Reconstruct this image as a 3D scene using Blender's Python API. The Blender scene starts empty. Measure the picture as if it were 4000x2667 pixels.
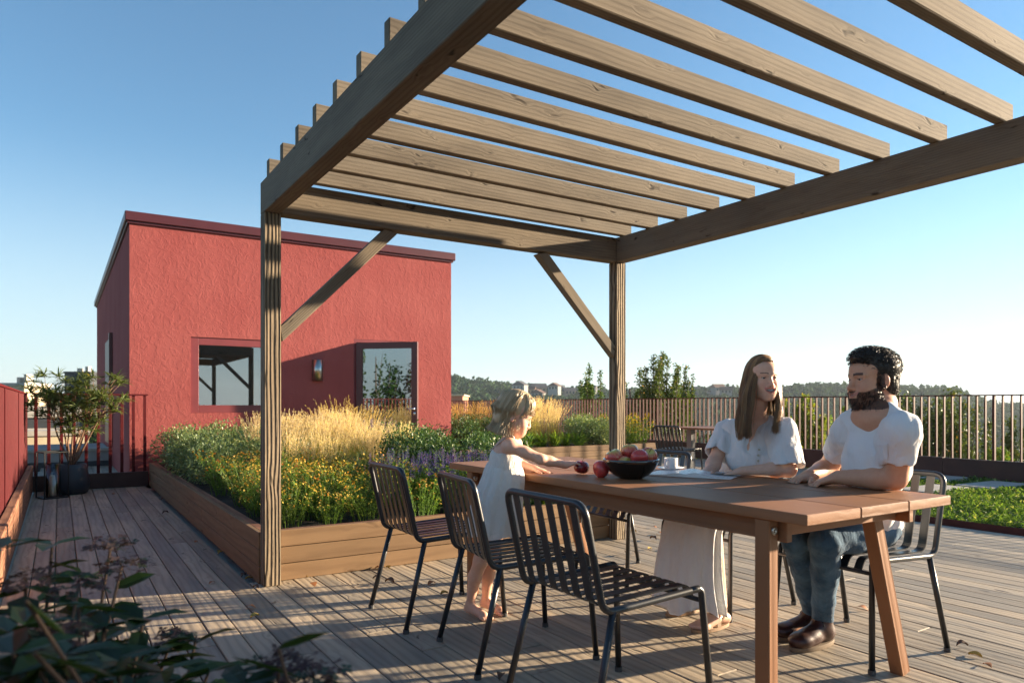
import bpy, math, random
import numpy as np
from mathutils import Vector, Matrix

random.seed(7)
rng = np.random.default_rng(7)
R = math.radians
scene = bpy.context.scene
COL = scene.collection

# ---------------------------------------------------------------- camera
CAM_H = 1.10
YAW = math.atan(1768 / 2760)
CA, SA = math.cos(YAW), math.sin(YAW)
cam_d = bpy.data.cameras.new("camera")
cam = bpy.data.objects.new("camera", cam_d)
COL.objects.link(cam)
cam.location = (0, 0, CAM_H)
cam.rotation_euler = (R(90), 0, -YAW)
cam_d.sensor_width = 36
cam_d.lens = 36 * 2760 / 4000
cam_d.shift_y = 247.5 / 4000
cam_d.clip_start = 0.05
cam_d.clip_end = 5000
cam_d.dof.use_dof = True
cam_d.dof.focus_distance = 4.2
cam_d.dof.aperture_fstop = 4.0
scene.camera = cam

# ---------------------------------------------------------------- sky + sun
SUN_AZ = R(16)      # from +X towards -Y
SUN_EL = R(11.5)
w = bpy.data.worlds.new("World")
scene.world = w
w.use_nodes = True
wn = w.node_tree
bg = wn.nodes["Background"]
sky = wn.nodes.new("ShaderNodeTexSky")
sky.sky_type = 'NISHITA'
sky.sun_disc = False
sky.sun_elevation = SUN_EL
sky.sun_rotation = R(90) + SUN_AZ
sky.altitude = 0
sky.air_density = 1.0
sky.dust_density = 0.0
sky.ozone_density = 3.0
hsv = wn.nodes.new("ShaderNodeMix"); hsv.data_type = 'RGBA'; hsv.blend_type = 'MULTIPLY'
hsv.inputs[0].default_value = 1.0
hsv.inputs[7].default_value = (.86, .98, .96, 1)
wn.links.new(sky.outputs[0], hsv.inputs[6])
# thin bright haze low over the horizon
gz = wn.nodes.new("ShaderNodeTexCoord"); gs = wn.nodes.new("ShaderNodeSeparateXYZ")
gr = wn.nodes.new("ShaderNodeValToRGB"); gm = wn.nodes.new("ShaderNodeMix"); gm.data_type = 'RGBA'
wn.links.new(gz.outputs[0], gs.inputs[0]); wn.links.new(gs.outputs[2], gr.inputs[0])
gr.color_ramp.interpolation = 'EASE'
gr.color_ramp.elements[0].position = 0.0; gr.color_ramp.elements[0].color = (.72, .72, .72, 1)
gr.color_ramp.elements[1].position = 0.34; gr.color_ramp.elements[1].color = (0, 0, 0, 1)
wn.links.new(gr.outputs[0], gm.inputs[0])
wn.links.new(hsv.outputs[2], gm.inputs[6]); gm.inputs[7].default_value = (3.0, 3.45, 3.75, 1)
wn.links.new(gm.outputs[2], bg.inputs[0])
bg.inputs[1].default_value = 0.066
sd = bpy.data.lights.new("sun", 'SUN')
sd.energy = 5.0
sd.angle = R(0.95)
sd.color = (1.0, 0.81, 0.58)
sun = bpy.data.objects.new("sun", sd)
COL.objects.link(sun)
sv = Vector((math.cos(SUN_EL) * math.cos(SUN_AZ), -math.cos(SUN_EL) * math.sin(SUN_AZ), math.sin(SUN_EL)))
sun.rotation_euler = sv.to_track_quat('Z', 'Y').to_euler()
sun.location = (12, -4, 9)
scene.view_settings.view_transform = 'Standard'
scene.view_settings.look = 'None'
scene.view_settings.exposure = 2.0
scene.view_settings.gamma = 1
scene.cycles.max_bounces = 7
scene.cycles.diffuse_bounces = 3
scene.cycles.glossy_bounces = 3
scene.cycles.transmission_bounces = 4
scene.cycles.transparent_max_bounces = 8
scene.cycles.use_denoising = True

# ---------------------------------------------------------------- helpers
FPX = 2760 / 4000 * 2352          # focal in px of a 2352 px wide view
HY = 1581 / 4000 * 2352


def J(x, y, d):
    """world point that lies d metres in front of the camera in direction (x, y)"""
    r = (x - 1176) / FPX * d
    return np.array([SA * d + CA * r, CA * d - SA * r, CAM_H - (y - HY) / FPX * d])


def G(x, y, z=0.0):
    return J(x, y, (CAM_H - z) * FPX / (y - HY))


def tag(o, label=None, cat=None, group=None, kind=None):
    if label: o["label"] = label
    if cat: o["category"] = cat
    if group: o["group"] = group
    if kind: o["kind"] = kind
    return o


def empty(name, loc=(0, 0, 0), rz=0, label=None, cat=None, group=None):
    o = bpy.data.objects.new(name, None)
    COL.objects.link(o)
    o.location = loc
    o.rotation_euler = (0, 0, rz)
    o.empty_display_size = 0.1
    return tag(o, label, cat, group)


def copy_tree(o, parent=None):
    c = o.copy()
    COL.objects.link(c)
    c.parent = parent
    for ch in list(o.children):
        copy_tree(ch, c)
    return c


class MB:
    """collects polygons and links them as one mesh object"""
    def __init__(s):
        s.v = []; s.f = []; s.wc = []; s.r = []; s.mi = []; s.n = 0

    def add(s, v, f, wc=None, r=0.0, mi=0):
        v = np.asarray(v, dtype=np.float32).reshape(-1, 3)
        s.v.append(v)
        s.wc.append(v if wc is None else np.asarray(wc, dtype=np.float32))
        s.r.append(np.broadcast_to(np.asarray(r, dtype=np.float32), (len(v),)))
        if isinstance(f, np.ndarray):
            s.f.append(f + s.n)
            s.mi.append(np.full(len(f), mi))
        else:
            by = {}
            for q in f: by.setdefault(len(q), []).append(q)
            for k, qs in by.items():
                s.f.append(np.array(qs) + s.n)
                s.mi.append(np.full(len(qs), mi))
        s.n += len(v)
        return s

    def build(s, name, mats, parent=None, smooth=False, **kw):
        me = bpy.data.meshes.new(name)
        v = np.concatenate(s.v)
        me.vertices.add(len(v))
        me.vertices.foreach_set("co", v.ravel())
        tot = np.concatenate([np.full(len(a), a.shape[1]) for a in s.f])
        loops = np.concatenate([a.ravel() for a in s.f])
        me.loops.add(len(loops))
        me.loops.foreach_set("vertex_index", loops.astype(np.int32))
        me.polygons.add(len(tot))
        st = np.concatenate([[0], np.cumsum(tot)[:-1]])
        me.polygons.foreach_set("loop_start", st.astype(np.int32))
        me.polygons.foreach_set("loop_total", tot.astype(np.int32))
        me.polygons.foreach_set("material_index", np.concatenate(s.mi).astype(np.int32))
        me.update(calc_edges=True)
        me.polygons.foreach_set("use_smooth", np.full(len(tot), bool(smooth)))
        a = me.attributes.new("wc", 'FLOAT_VECTOR', 'POINT')
        a.data.foreach_set("vector", np.concatenate(s.wc).ravel().astype(np.float32))
        a = me.attributes.new("rnd", 'FLOAT', 'POINT')
        a.data.foreach_set("value", np.concatenate(s.r).astype(np.float32))
        for m in (mats if isinstance(mats, (list, tuple)) else [mats]):
            me.materials.append(m)
        o = bpy.data.objects.new(name, me)
        COL.objects.link(o)
        o.parent = parent
        return tag(o, **kw)


def cham_box(hx, hy, hz, c):
    vs = []; idx = {}
    for sx in (-1, 1):
        for sy in (-1, 1):
            for sz in (-1, 1):
                for a in range(3):
                    p = [sx * (hx - c), sy * (hy - c), sz * (hz - c)]
                    p[a] = (sx * hx, sy * hy, sz * hz)[a]
                    idx[(sx, sy, sz, a)] = len(vs)
                    vs.append(p)
    fs = []
    def I(s, a): return idx[(s[0], s[1], s[2], a)]
    for a in range(3):
        b, c2 = (a + 1) % 3, (a + 2) % 3
        for s in (-1, 1):
            q = []
            for sb, sc in ((-1, -1), (1, -1), (1, 1), (-1, 1)):
                t = [0, 0, 0]; t[a] = s; t[b] = sb; t[c2] = sc
                q.append(I(t, a))
            fs.append(q if s > 0 else q[::-1])
    for a in range(3):
        b, c2 = (a + 1) % 3, (a + 2) % 3
        for sb in (-1, 1):
            for sc in (-1, 1):
                t0 = [0, 0, 0]; t0[a] = -1; t0[b] = sb; t0[c2] = sc
                t1 = list(t0); t1[a] = 1
                q = [I(t0, b), I(t1, b), I(t1, c2), I(t0, c2)]
                fs.append(q if sb * sc > 0 else q[::-1])
    for sx in (-1, 1):
        for sy in (-1, 1):
            for sz in (-1, 1):
                q = [I((sx, sy, sz), 0), I((sx, sy, sz), 1), I((sx, sy, sz), 2)]
                fs.append(q if sx * sy * sz > 0 else q[::-1])
    return np.array(vs), fs


def box(mb, lo, hi, c=0.003, grain=None, mi=0, M=None, r=None):
    """axis box lo..hi; grain = axis index of the wood grain; every board gets its own texture offset"""
    lo = np.array(lo, float); hi = np.array(hi, float)
    h = (hi - lo) / 2
    c = min(c, h.min() * 0.45)
    v, f = cham_box(h[0], h[1], h[2], c)
    rr = random.random() if r is None else r
    off = np.array([random.uniform(0, 60) for _ in range(3)])
    g = int(np.argmax(h)) if grain is None else grain
    wc = v[:, [g, (g + 1) % 3, (g + 2) % 3]] + off
    v = v + (lo + hi) / 2
    if M is not None:
        v = v @ np.array(M.to_3x3()).T + np.array(M.translation)
    return mb.add(v, f, wc, rr, mi)


def beam(mb, a, b, wdt, hgt, c=0.003, mi=0, up=(0, 0, 1)):
    """a board from a to b: wdt sideways, hgt upwards"""
    a = Vector(a); b = Vector(b)
    x = (b - a).normalized(); y = Vector(up).cross(x).normalized(); z = x.cross(y)
    M = Matrix((x, y, z)).transposed().to_4x4()
    M.translation = (a + b) / 2
    L = (b - a).length
    return box(mb, (-L / 2, -wdt / 2, -hgt / 2), (L / 2, wdt / 2, hgt / 2), c, 0, mi, M)


def tube(mb, pts, rad, n=10, mi=0, cap=True, r=0.0):
    pts = [Vector(p) for p in pts]
    rads = rad if isinstance(rad, (list, tuple, np.ndarray)) else [rad] * len(pts)
    vs = []
    t = (pts[1] - pts[0]).normalized()
    u = t.orthogonal().normalized()
    for i, p in enumerate(pts):
        if i == 0: t2 = (pts[1] - pts[0])
        elif i == len(pts) - 1: t2 = pts[-1] - pts[-2]
        else: t2 = (pts[i + 1] - p).normalized() + (p - pts[i - 1]).normalized()
        t2 = t2.normalized()
        u = (u - t2 * u.dot(t2)).normalized()
        vv = t2.cross(u)
        for k in range(n):
            a = 2 * math.pi * k / n
            vs.append(p + (u * math.cos(a) + vv * math.sin(a)) * rads[i])
    fs = []
    for i in range(len(pts) - 1):
        for k in range(n):
            k2 = (k + 1) % n
            fs.append((i * n + k, i * n + k2, (i + 1) * n + k2, (i + 1) * n + k))
    if cap:
        fs.append(tuple(range(n))[::-1])
        fs.append(tuple(range((len(pts) - 1) * n, len(pts) * n)))
    return mb.add([tuple(v) for v in vs], fs, None, r, mi)


def round_path(pts, rad, seg=6):
    """polyline with its inner corners rounded"""
    pts = [Vector(p) for p in pts]
    rads = rad if isinstance(rad, (list, tuple)) else [rad] * len(pts)
    out = [pts[0]]
    for i in range(1, len(pts) - 1):
        a, p, b = pts[i - 1], pts[i], pts[i + 1]
        da = (a - p).normalized(); db = (b - p).normalized()
        ang = da.angle(db)
        if ang > 3.1 or rads[i] <= 0:
            out.append(p); continue
        L = min(rads[i] / math.tan(ang / 2), (a - p).length * .48, (b - p).length * .48)
        for k in range(seg + 1):
            t = k / seg
            out.append((p + da * L) * (1 - t) ** 2 + p * 2 * t * (1 - t) + (p + db * L) * t ** 2)
    out.append(pts[-1])
    return out


def ribbon(mb, pts, wdt, th, side=(0, 1, 0), mi=0):
    """flat bar of constant width along side, following pts"""
    pts = [Vector(p) for p in pts]; s = Vector(side)
    vs = []
    for i, p in enumerate(pts):
        if i == 0: t = pts[1] - pts[0]
        elif i == len(pts) - 1: t = pts[-1] - pts[-2]
        else: t = (pts[i + 1] - p).normalized() + (p - pts[i - 1]).normalized()
        n = s.cross(t.normalized()).normalized()
        for a, b in ((-1, -1), (1, -1), (1, 1), (-1, 1)):
            vs.append(tuple(p + s * (a * wdt / 2) + n * (b * th / 2)))
    fs = []
    for i in range(len(pts) - 1):
        for k in range(4):
            k2 = (k + 1) % 4
            fs.append((i * 4 + k, i * 4 + k2, (i + 1) * 4 + k2, (i + 1) * 4 + k))
    fs += [(3, 2, 1, 0), tuple((len(pts) - 1) * 4 + k for k in range(4))]
    return mb.add(vs, fs, None, 0, mi)


def lathe(mb, prof, n=40, mi=0, center=(0, 0, 0), close=True, r=0.0):
    prof = np.array(prof, float)
    a = np.linspace(0, 2 * np.pi, n, endpoint=False)
    vs = np.stack([np.outer(prof[:, 0], np.cos(a)), np.outer(prof[:, 0], np.sin(a)),
                   np.repeat(prof[:, 1][:, None], n, 1)], -1).reshape(-1, 3) + np.array(center)
    i = np.arange(len(prof) - 1)[:, None] * n; k = np.arange(n)[None]; k2 = (k + 1) % n
    fs = np.stack([i + k, i + k2, i + n + k2, i + n + k], -1).reshape(-1, 4)
    mb.add(vs, fs, None, r, mi)
    if close:
        for e in (0, len(prof) - 1):
            if prof[e, 0] > 1e-4:
                q = list(range(e * n, e * n + n))
                if e == 0: q = q[::-1]
                mb.f.append(np.array([q]) + mb.n - len(vs)); mb.mi.append(np.array([mi]))
    return mb


# ---------------------------------------------------------------- node helper
class NT:
    def __init__(s, name):
        s.m = bpy.data.materials.new(name)
        s.m.use_nodes = True
        s.t = s.m.node_tree
        s.bsdf = s.t.nodes["Principled BSDF"]
        s.out = s.t.nodes["Material Output"]

    def n(s, typ, props=None, **ins):
        nd = s.t.nodes.new("ShaderNode" + typ)
        for k, v in (props or {}).items(): setattr(nd, k, v)
        for k, v in ins.items():
            key = int(k[1:]) if k[0] == 'i' and k[1:].isdigit() else k.replace('_', ' ')
            s.set(nd.inputs[key], v)
        return nd

    def set(s, sock, v):
        if isinstance(v, bpy.types.Node): v = v.outputs[0]
        if isinstance(v, bpy.types.NodeSocket): s.t.links.new(v, sock)
        elif isinstance(v, (tuple, list)) and len(v) == 3 and sock.type == 'RGBA': sock.default_value = (*v, 1)
        else: sock.default_value = v

    def math(s, op, a, b=0.0, c=0.0):
        return s.n("Math", {"operation": op}, i0=a, i1=b, i2=c).outputs[0]

    def vmath(s, op, a, b=(0, 0, 0)):
        return s.n("VectorMath", {"operation": op}, i0=a, i1=b).outputs[0]

    def ramp(s, fac, stops, interp='LINEAR'):
        nd = s.n("ValToRGB", i0=fac)
        cr = nd.color_ramp
        cr.interpolation = interp
        while len(cr.elements) < len(stops): cr.elements.new(0.5)
        for e, (p, c) in zip(cr.elements, stops):
            e.position = p
            e.color = (*c, 1) if isinstance(c, (tuple, list)) else (c, c, c, 1)
        return nd.outputs[0]

    def mix(s, fac, a, b, mode='MIX'):
        nd = s.n("Mix", {"data_type": 'RGBA', "blend_type": mode})
        s.set(nd.inputs[0], fac); s.set(nd.inputs[6], a); s.set(nd.inputs[7], b)
        return nd.outputs[2]

    def noise(s, vec, scale, detail=3, rough=.55, dist=0.0, color=False):
        nd = s.n("TexNoise", Vector=vec, Scale=scale, Detail=detail, Roughness=rough, Distortion=dist)
        return nd.outputs[1 if color else 0]

    def attr(s, name, k=0):
        nd = s.n("Attribute", {"attribute_name": name})
        return nd.outputs[k]

    def bump(s, h, strength=.5, dist=.01, normal=None):
        nd = s.n("Bump", Height=h, Strength=strength, Distance=dist)
        if normal is not None: s.set(nd.inputs["Normal"], normal)
        return nd.outputs[0]

    def fin(s, **ins):
        for k, v in ins.items(): s.set(s.bsdf.inputs[k.replace('_', ' ')], v)
        return s.m


def wood(name, light, dark, knot=(0.04, 0.028, 0.018), grain=55.0, bump=.5, rough=.75, knots=1.0, var=.25,
         contrast=1.0, spec=.3, grey=None, bdist=.004, lines=.55, warp=1.0, zmix=.6, patchy=1.1, kscale=1.0, rbump=.6):
    t = NT(name)
    wc = t.attr("wc", 1)
    rnd = t.attr("rnd", 2)
    sx = t.n("SeparateXYZ", i0=wc)
    # knots: stretched cells
    kv = t.n("CombineXYZ", i0=t.math('MULTIPLY', sx.outputs[0], 2.2 * kscale), i1=t.math('MULTIPLY', sx.outputs[1], 6.0 * kscale),
             i2=t.math('MULTIPLY', sx.outputs[2], 6.0 * kscale))
    kvd = t.vmath('ADD', kv, t.vmath('SCALE', t.noise(kv, 2.0, 1, color=True), (0, 0, 0)))
    vor = t.n("TexVoronoi", {"feature": 'F1'}, Vector=kvd, Scale=1.0, Randomness=1.0)
    kd = vor.outputs[0]
    kmask = t.ramp(kd, [(0.05, 1.0), (0.14, 0.0)])
    khalo = t.ramp(kd, [(0.05, 1.0), (0.42, 0.0)], 'EASE')
    # growth rings: bands across the grain, warped slowly along it and bent round the knots
    slow = t.n("CombineXYZ", i0=t.math('MULTIPLY', sx.outputs[0], 0.9), i1=t.math('MULTIPLY', sx.outputs[1], 5.0),
               i2=t.math('MULTIPLY', sx.outputs[2], 5.0))
    nz = t.noise(slow, 1.3, 2, .5)
    rad = t.math('ADD', sx.outputs[1], t.math('MULTIPLY', sx.outputs[2], zmix))
    ph = t.math('ADD', t.math('MULTIPLY', rad, grain * 6.283 / 2), t.math('MULTIPLY', nz, 15.0 * warp))
    ph = t.math('ADD', ph, t.math('MULTIPLY', khalo, 5.0 * knots))
    ring = t.math('ADD', t.math('MULTIPLY', t.math('SINE', ph), .5), .5)
    ring = t.math('POWER', ring, 1.6)
    # fine fibres
    fv = t.n("CombineXYZ", i0=t.math('MULTIPLY', sx.outputs[0], 5.0), i1=t.math('MULTIPLY', sx.outputs[1], 190.0),
             i2=t.math('MULTIPLY', sx.outputs[2], 190.0))
    fib = t.noise(fv, 1.0, 3, .65)
    pv = t.n("CombineXYZ", i0=t.math('MULTIPLY', sx.outputs[0], 1.6), i1=t.math('MULTIPLY', sx.outputs[1], 9.0),
             i2=t.math('MULTIPLY', sx.outputs[2], 9.0))
    patch = t.noise(pv, 1.1, 3, .6)
    f = t.math('ADD', t.math('MULTIPLY', ring, lines * contrast), t.math('MULTIPLY', fib, .45 * contrast))
    f = t.math('ADD', f, t.math('MULTIPLY', t.math('SUBTRACT', patch, .5), patchy * contrast))
    col = t.mix(t.ramp(f, [(0.15, 0.0), (0.95, 1.0)]), light, dark)
    if grey:
        col = t.mix(t.ramp(t.noise(pv, .55, 2, .5), [(.38, 0.0), (.62, 1.0)]), col, t.mix(f, grey, dark))
    col = t.mix(t.math('MULTIPLY', kmask, min(1.0, .9 * knots)), col, knot)
    v = t.math('ADD', t.math('MULTIPLY', rnd, var * 2), 1 - var)
    col = t.mix(1.0, col, t.n("CombineColor", i0=v, i1=v, i2=v).outputs[0], 'MULTIPLY')
    h = t.math('ADD', t.math('MULTIPLY', ring, -rbump), t.math('MULTIPLY', fib, .5))
    h = t.math('SUBTRACT', h, t.math('MULTIPLY', kmask, .5))
    return t.fin(Base_Color=col, Roughness=rough, Specular_IOR_Level=spec, Normal=t.bump(h, bump, bdist))


def plain(name, col, rough=.5, metal=0.0, spec=.5, nscale=0, namt=0.0, bump=0.0, bscale=200, coat=0.0, **kw):
    t = NT(name)
    c = col
    tc = t.n("TexCoord").outputs[3]
    if nscale:
        nz = t.noise(tc, nscale, 4, .6)
        c = t.mix(t.ramp(nz, [(.3, 0.0), (.7, 1.0)]), tuple(x * (1 - namt) for x in col), tuple(min(1, x * (1 + namt)) for x in col))
    if bump:
        t.fin(Normal=t.bump(t.noise(tc, bscale, 3, .6), bump, .003))
    t.fin(Base_Color=c, Roughness=rough, Metallic=metal, Specular_IOR_Level=spec, Coat_Weight=coat)
    return t.fin(**kw)


def leafmat(name, c1, c2, c3=None, trans=.35, rough=.5, spec=.35, p3=.9):
    """foliage: colour varies from leaf to leaf"""
    t = NT(name)
    rnd = t.attr("rnd", 2)
    st = [(0.0, c1), (p3 if c3 else 1.0, c2)]
    if c3: st.append((min(1.0, p3 + .03), c3))
    col = t.ramp(rnd, st)
    oi = t.n("ObjectInfo").outputs["Random"]
    hs = t.n("HueSaturation", Hue=t.math('ADD', t.math('MULTIPLY', oi, .03), .485), Saturation=1.0,
             Value=t.math('ADD', t.math('MULTIPLY', oi, .3), .85), Color=col).outputs[0]
    t.fin(Base_Color=hs, Roughness=rough, Specular_IOR_Level=spec)
    tl = t.n("BsdfTranslucent", Color=t.n("Mix", {"data_type": 'RGBA', "blend_type": 'MULTIPLY'}, i0=1.0, i6=hs, i7=(1.5, 1.4, .7, 1)).outputs[2])
    mx = t.n("MixShader", i0=trans, i1=t.bsdf.outputs[0], i2=tl.outputs[0])
    t.t.links.new(mx.outputs[0], t.out.inputs[0])
    return t.m


# ---------------------------------------------------------------- materials
M_perg = wood("weathered_timber", (.205, .165, .118), (.062, .047, .034), grain=150, bump=.75, warp=.75, patchy=1.15, kscale=1.8, knots=1.1, var=.12, bdist=.005, rough=.85, lines=.22, rbump=.18)
M_post = wood("deep_grained_timber", (.27, .205, .135), (.055, .04, .026), grain=85, bump=1.0, knots=.5, var=.06, bdist=.012, rough=.85, lines=.75, warp=.8)
M_deck = wood("deck_board_wood", (.44, .35, .245), (.15, .115, .08), grain=80, bump=.35, patchy=.7, kscale=1.4, knots=1.0, var=.17, contrast=.82, grey=(.31, .275, .222), rough=.62, spec=.3, lines=.30, warp=.9)
M_plant = wood("planter_wood", (.22, .135, .07), (.13, .074, .037), knot=(.07, .035, .015), grain=34, bump=.15, knots=.8, var=.12, lines=.4, contrast=.8)
M_kerbw = wood("reddish_kerb_wood", (.27, .13, .075), (.13, .055, .032), grain=45, bump=.3, knots=.5, var=.2)
M_tablew = wood("oiled_table_wood", (.29, .132, .060), (.155, .066, .029), grain=60, bump=.3, knots=.25, var=.1, rough=.55, spec=.3, warp=.35, lines=.14, contrast=.8, zmix=0.0)
M_rail = plain("red_brown_railing_paint", (.085, .024, .019), rough=.6, spec=.2, nscale=8, namt=.15)
M_railred = plain("sunlit_railing_red", (.085, .007, .009), rough=.6, spec=.2, nscale=8, namt=.15)  # same railing paint, the deeper red of sunlight put into the colour
M_kerb = plain("dark_brown_steel_kerb", (.052, .022, .017), rough=.55, nscale=3, namt=.35, bump=.2)
M_redtrim = plain("maroon_frame_paint", (.19, .035, .04), rough=.45, nscale=4, namt=.1)
M_roofm = plain("dark_maroon_roof_metal", (.075, .012, .016), rough=.4, nscale=3, namt=.15)
M_door = plain("brown_red_door_paint", (.095, .03, .03), rough=.45)
M_chair = plain("anthracite_powder_coat", (.016, .018, .022), rough=.33, spec=.6, bump=.06, bscale=600)
M_rub = plain("grey_plastic_cap", (.06, .06, .06), rough=.6)
M_steel = plain("brushed_steel", (.5, .47, .42), rough=.28, metal=1.0)
M_chrome = plain("satin_chrome", (.7, .7, .7), rough=.25, metal=1.0)
M_black = plain("black_glazed_ceramic", (.006, .006, .007), rough=.06, spec=.6, coat=.5)
M_pot = plain("dark_blue_grey_pot", (.022, .028, .036), rough=.5)
M_blackm = plain("black_lantern_metal", (.01, .01, .01), rough=.45)
M_wax = plain("cream_wax", (.75, .68, .52), rough=.6, Subsurface_Weight=.2)
M_soil = plain("dark_soil", (.022, .015, .011), rough=.95, nscale=30, namt=.6, bump=1.0, bscale=60)
M_conc = plain("pale_concrete", (.40, .37, .32), rough=.9, nscale=4, namt=.12, bump=.3, bscale=60)
M_cream = plain("cream_render", (.55, .45, .3), rough=.9, nscale=2, namt=.12)
M_dark = plain("dark_grey_cladding", (.035, .04, .045), rough=.7, nscale=3, namt=.2)
M_tile = plain("grey_roof_tiles", (.14, .135, .13), rough=.9, nscale=6, namt=.25)
M_white = plain("white_porcelain", (.8, .79, .77), rough=.2, spec=.6)
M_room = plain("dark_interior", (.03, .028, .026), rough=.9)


def glassmat(name, fac=.5, tint=(.28, .3, .3)):
    t = NT(name)
    gl = t.n("BsdfGlossy", Color=(.8, .85, .9), Roughness=.015)
    tr = t.n("BsdfTransparent", Color=tint)
    fr = t.n("Fresnel", IOR=1.5).outputs[0]
    f = t.math('ADD', fr, fac)
    f = t.math('MINIMUM', f, 1.0)
    mx = t.n("MixShader", i0=f, i1=tr.outputs[0], i2=gl.outputs[0])
    t.t.links.new(mx.outputs[0], t.out.inputs[0])
    return t.m


M_glass = glassmat("reflective_window_glass", .30)
M_cglass = glassmat("clear_lantern_glass", .06, (.92, .9, .87))

# rough red render of the hut
t = NT("rough_red_render")
tc = t.n("TexCoord").outputs[3]
big = t.noise(tc, 1.3, 3, .5)
c = t.mix(t.ramp(big, [(.3, 0.0), (.7, 1.0)]), (.285, .068, .064), (.33, .088, .081))
stk = t.noise(t.vmath('MULTIPLY', tc, (5, 5, .35)), 1.0, 4, .6)
c = t.mix(t.ramp(stk, [(.45, 0.0), (.75, .22)]), c, (.20, .055, .05))
n1 = t.noise(t.vmath('MULTIPLY', tc, (1, 1, .85)), 13, 6, .65, .9)
n2 = t.noise(tc, 60, 3, .6)
h = t.math('ADD', t.ramp(n1, [(.42, 0.0), (.62, 1.0)], 'EASE'), t.math('MULTIPLY', n2, .45))
M_render = t.fin(Base_Color=c, Roughness=.92, Specular_IOR_Level=.15, Normal=t.bump(h, .32, .007))

# ---------------------------------------------------------------- the setting
def sheet(name, x0, x1, y0, y1, z, mat, kind='structure', th=0.02):
    mb = MB()
    box(mb, (x0, y0, z - th), (x1, y1, z), 0.001)
    return mb.build(name, mat, kind=kind)


M_ground = plain("distant_valley_ground", (.06, .075, .03), rough=.95, nscale=.02, namt=.5)
TX0, TX1, TY0, TY1 = -.42, 11.42, -4.5, 23.0
mb = MB(); box(mb, (TX0, TY0, -9), (TX1, TY1, -.06), .01)
mb.build("terrace_slab", M_conc, kind='structure')

DK = MB()
LAWNX, LAWNY = 6.93, 5.6
x = 1.2417 - .1265 * 12
while x < 11.05:
    y0 = -4.3
    yend = 22.8
    ystart = -4.3
    if x > LAWNX - .02: ystart = LAWNY + .04
    y = ystart + random.uniform(-3.5, 0) * 1.0
    while y < yend:
        L = random.choice([3.0, 3.6, 4.2, 4.8])
        a, b = max(y, ystart), min(y + L - .004, yend)
        if b - a > .05:
            segs = [(a, b)]
            # nothing under the hut or the planted beds
            if x > 1.1 and x < 5.7: segs = [(p, q) for p, q in ((a, min(b, 4.56)), (max(a, 21.0), b)) if q - p > .03] if x < 3.8 else [(p, q) for p, q in ((a, min(b, 11.0)), (max(a, 21.0), b)) if q - p > .03]
            for p, q in segs:
                if x - .125 + .0045 < -.28: continue
                dz = random.uniform(-.0012, .0012)
                box(DK, (x - .1265 + .003, p, -.028 + dz), (x - .003, q, dz), .003, 1)
        y += L
    x += .1265
DK.build("deck", M_deck, kind='structure')

# ---- fences
def fence(name, axis, at, a, b, label, rail_mat, kerb_mat, inner, kerb_h=.32, kerb_w=.08, pitch=.114, side=1, top=1.248, bar=(.018, .042), kerb=True, kerb_gap=.02):
    """axis = 0 runs along X, 1 along Y; 'at' is the other coordinate; inner = sign towards the terrace"""
    root = empty(name, (at, a, 0) if axis else (a, at, 0), 0, label, "fence")
    def bx(mb, l0, l1, w0, w1, z0, z1, c=.002, g=None):
        if axis: lo, hi = (w0, l0 - a, z0), (w1, l1 - a, z1)
        else: lo, hi = (l0 - a, w0, z0), (l1 - a, w1, z1)
        box(mb, lo, hi, c, g)
    m = MB(); bx(m, a, b, -.028, .028, top - .018, top); m.build("top_rail", rail_mat, root)
    m = MB(); bx(m, a, b, -.022, .022, kerb_h * .6 - .01 , kerb_h * .6 + .004) ; m.build("bottom_rail", rail_mat, root)
    n = int((b - a) / 2.28) + 1
    step = (b - a) / n
    for i in range(n):
        s0 = a + i * step
        m = MB()
        k = int(round(step / pitch))
        for q in range(1, k):
            p = s0 + q * step / k
            bx(m, p - bar[0] / 2, p + bar[0] / 2, -bar[1] / 2, bar[1] / 2, kerb_h * .6 + .004, top - .018, .002)
        m.build("slat_panel", rail_mat, root)
    for i in range(n + 1):
        s0 = min(max(a + i * step, a + .016), b - .016)
        m = MB()
        bx(m, s0 - .015, s0 + .015, -.025, .025, -.1, top - .018)
        m.build("post", rail_mat, root)
    if kerb:
        s0 = a
        kk = 0
        while s0 < b - .05:
            s1 = min(s0 + 2.4, b)
            m = MB()
            w0 = inner * (.028 + kerb_gap); w1 = inner * (.028 + kerb_gap + kerb_w)
            bx(m, s0 + .0015, s1 - .0015, min(w0, w1), max(w0, w1), 0.0, kerb_h + random.uniform(-.004, .004), .006)
            m.build("kerb_board", kerb_mat, root)
            s0 = s1
    return root


fence("railing", 1, 11.2, TY0 + .3, 22.7, "long red brown railing with vertical bars along the right side of the terrace", M_rail, M_kerb, -1)
fence("railing", 0, 22.75, 5.9, 11.15, "far short red brown railing closing the terrace behind the red hut", M_rail, M_kerb, -1)
fence("railing", 1, -.37, TY0 + .3, 11.0, "slatted railing coloured in its sunlit red along the left edge of the terrace", M_railred, M_kerbw, 1, kerb_w=.06, pitch=.09, kerb_gap=-.002, bar=(.03, .035))
# the low gate-like railing between the left railing and the hut
sf = empty("low_railing", (-.29, 10.8, 0), 0, "dusky red railing with wide flat bars behind the potted shrub", "fence")
m = MB(); box(m, (0, -.02, 1.225), (1.31, .02, 1.247)); m.build("top_rail", M_railred, sf)
m = MB()
for i in range(10): box(m, (.02 + .1367 * i, -.006, .2), (.058 + .1367 * i, .006, 1.225), .002)
m.build("slat_panel", M_railred, sf)
m = MB(); box(m, (0, -.05, 0), (1.31, .03, .2), .004); m.build("kerb_board", M_kerb, sf)

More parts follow.
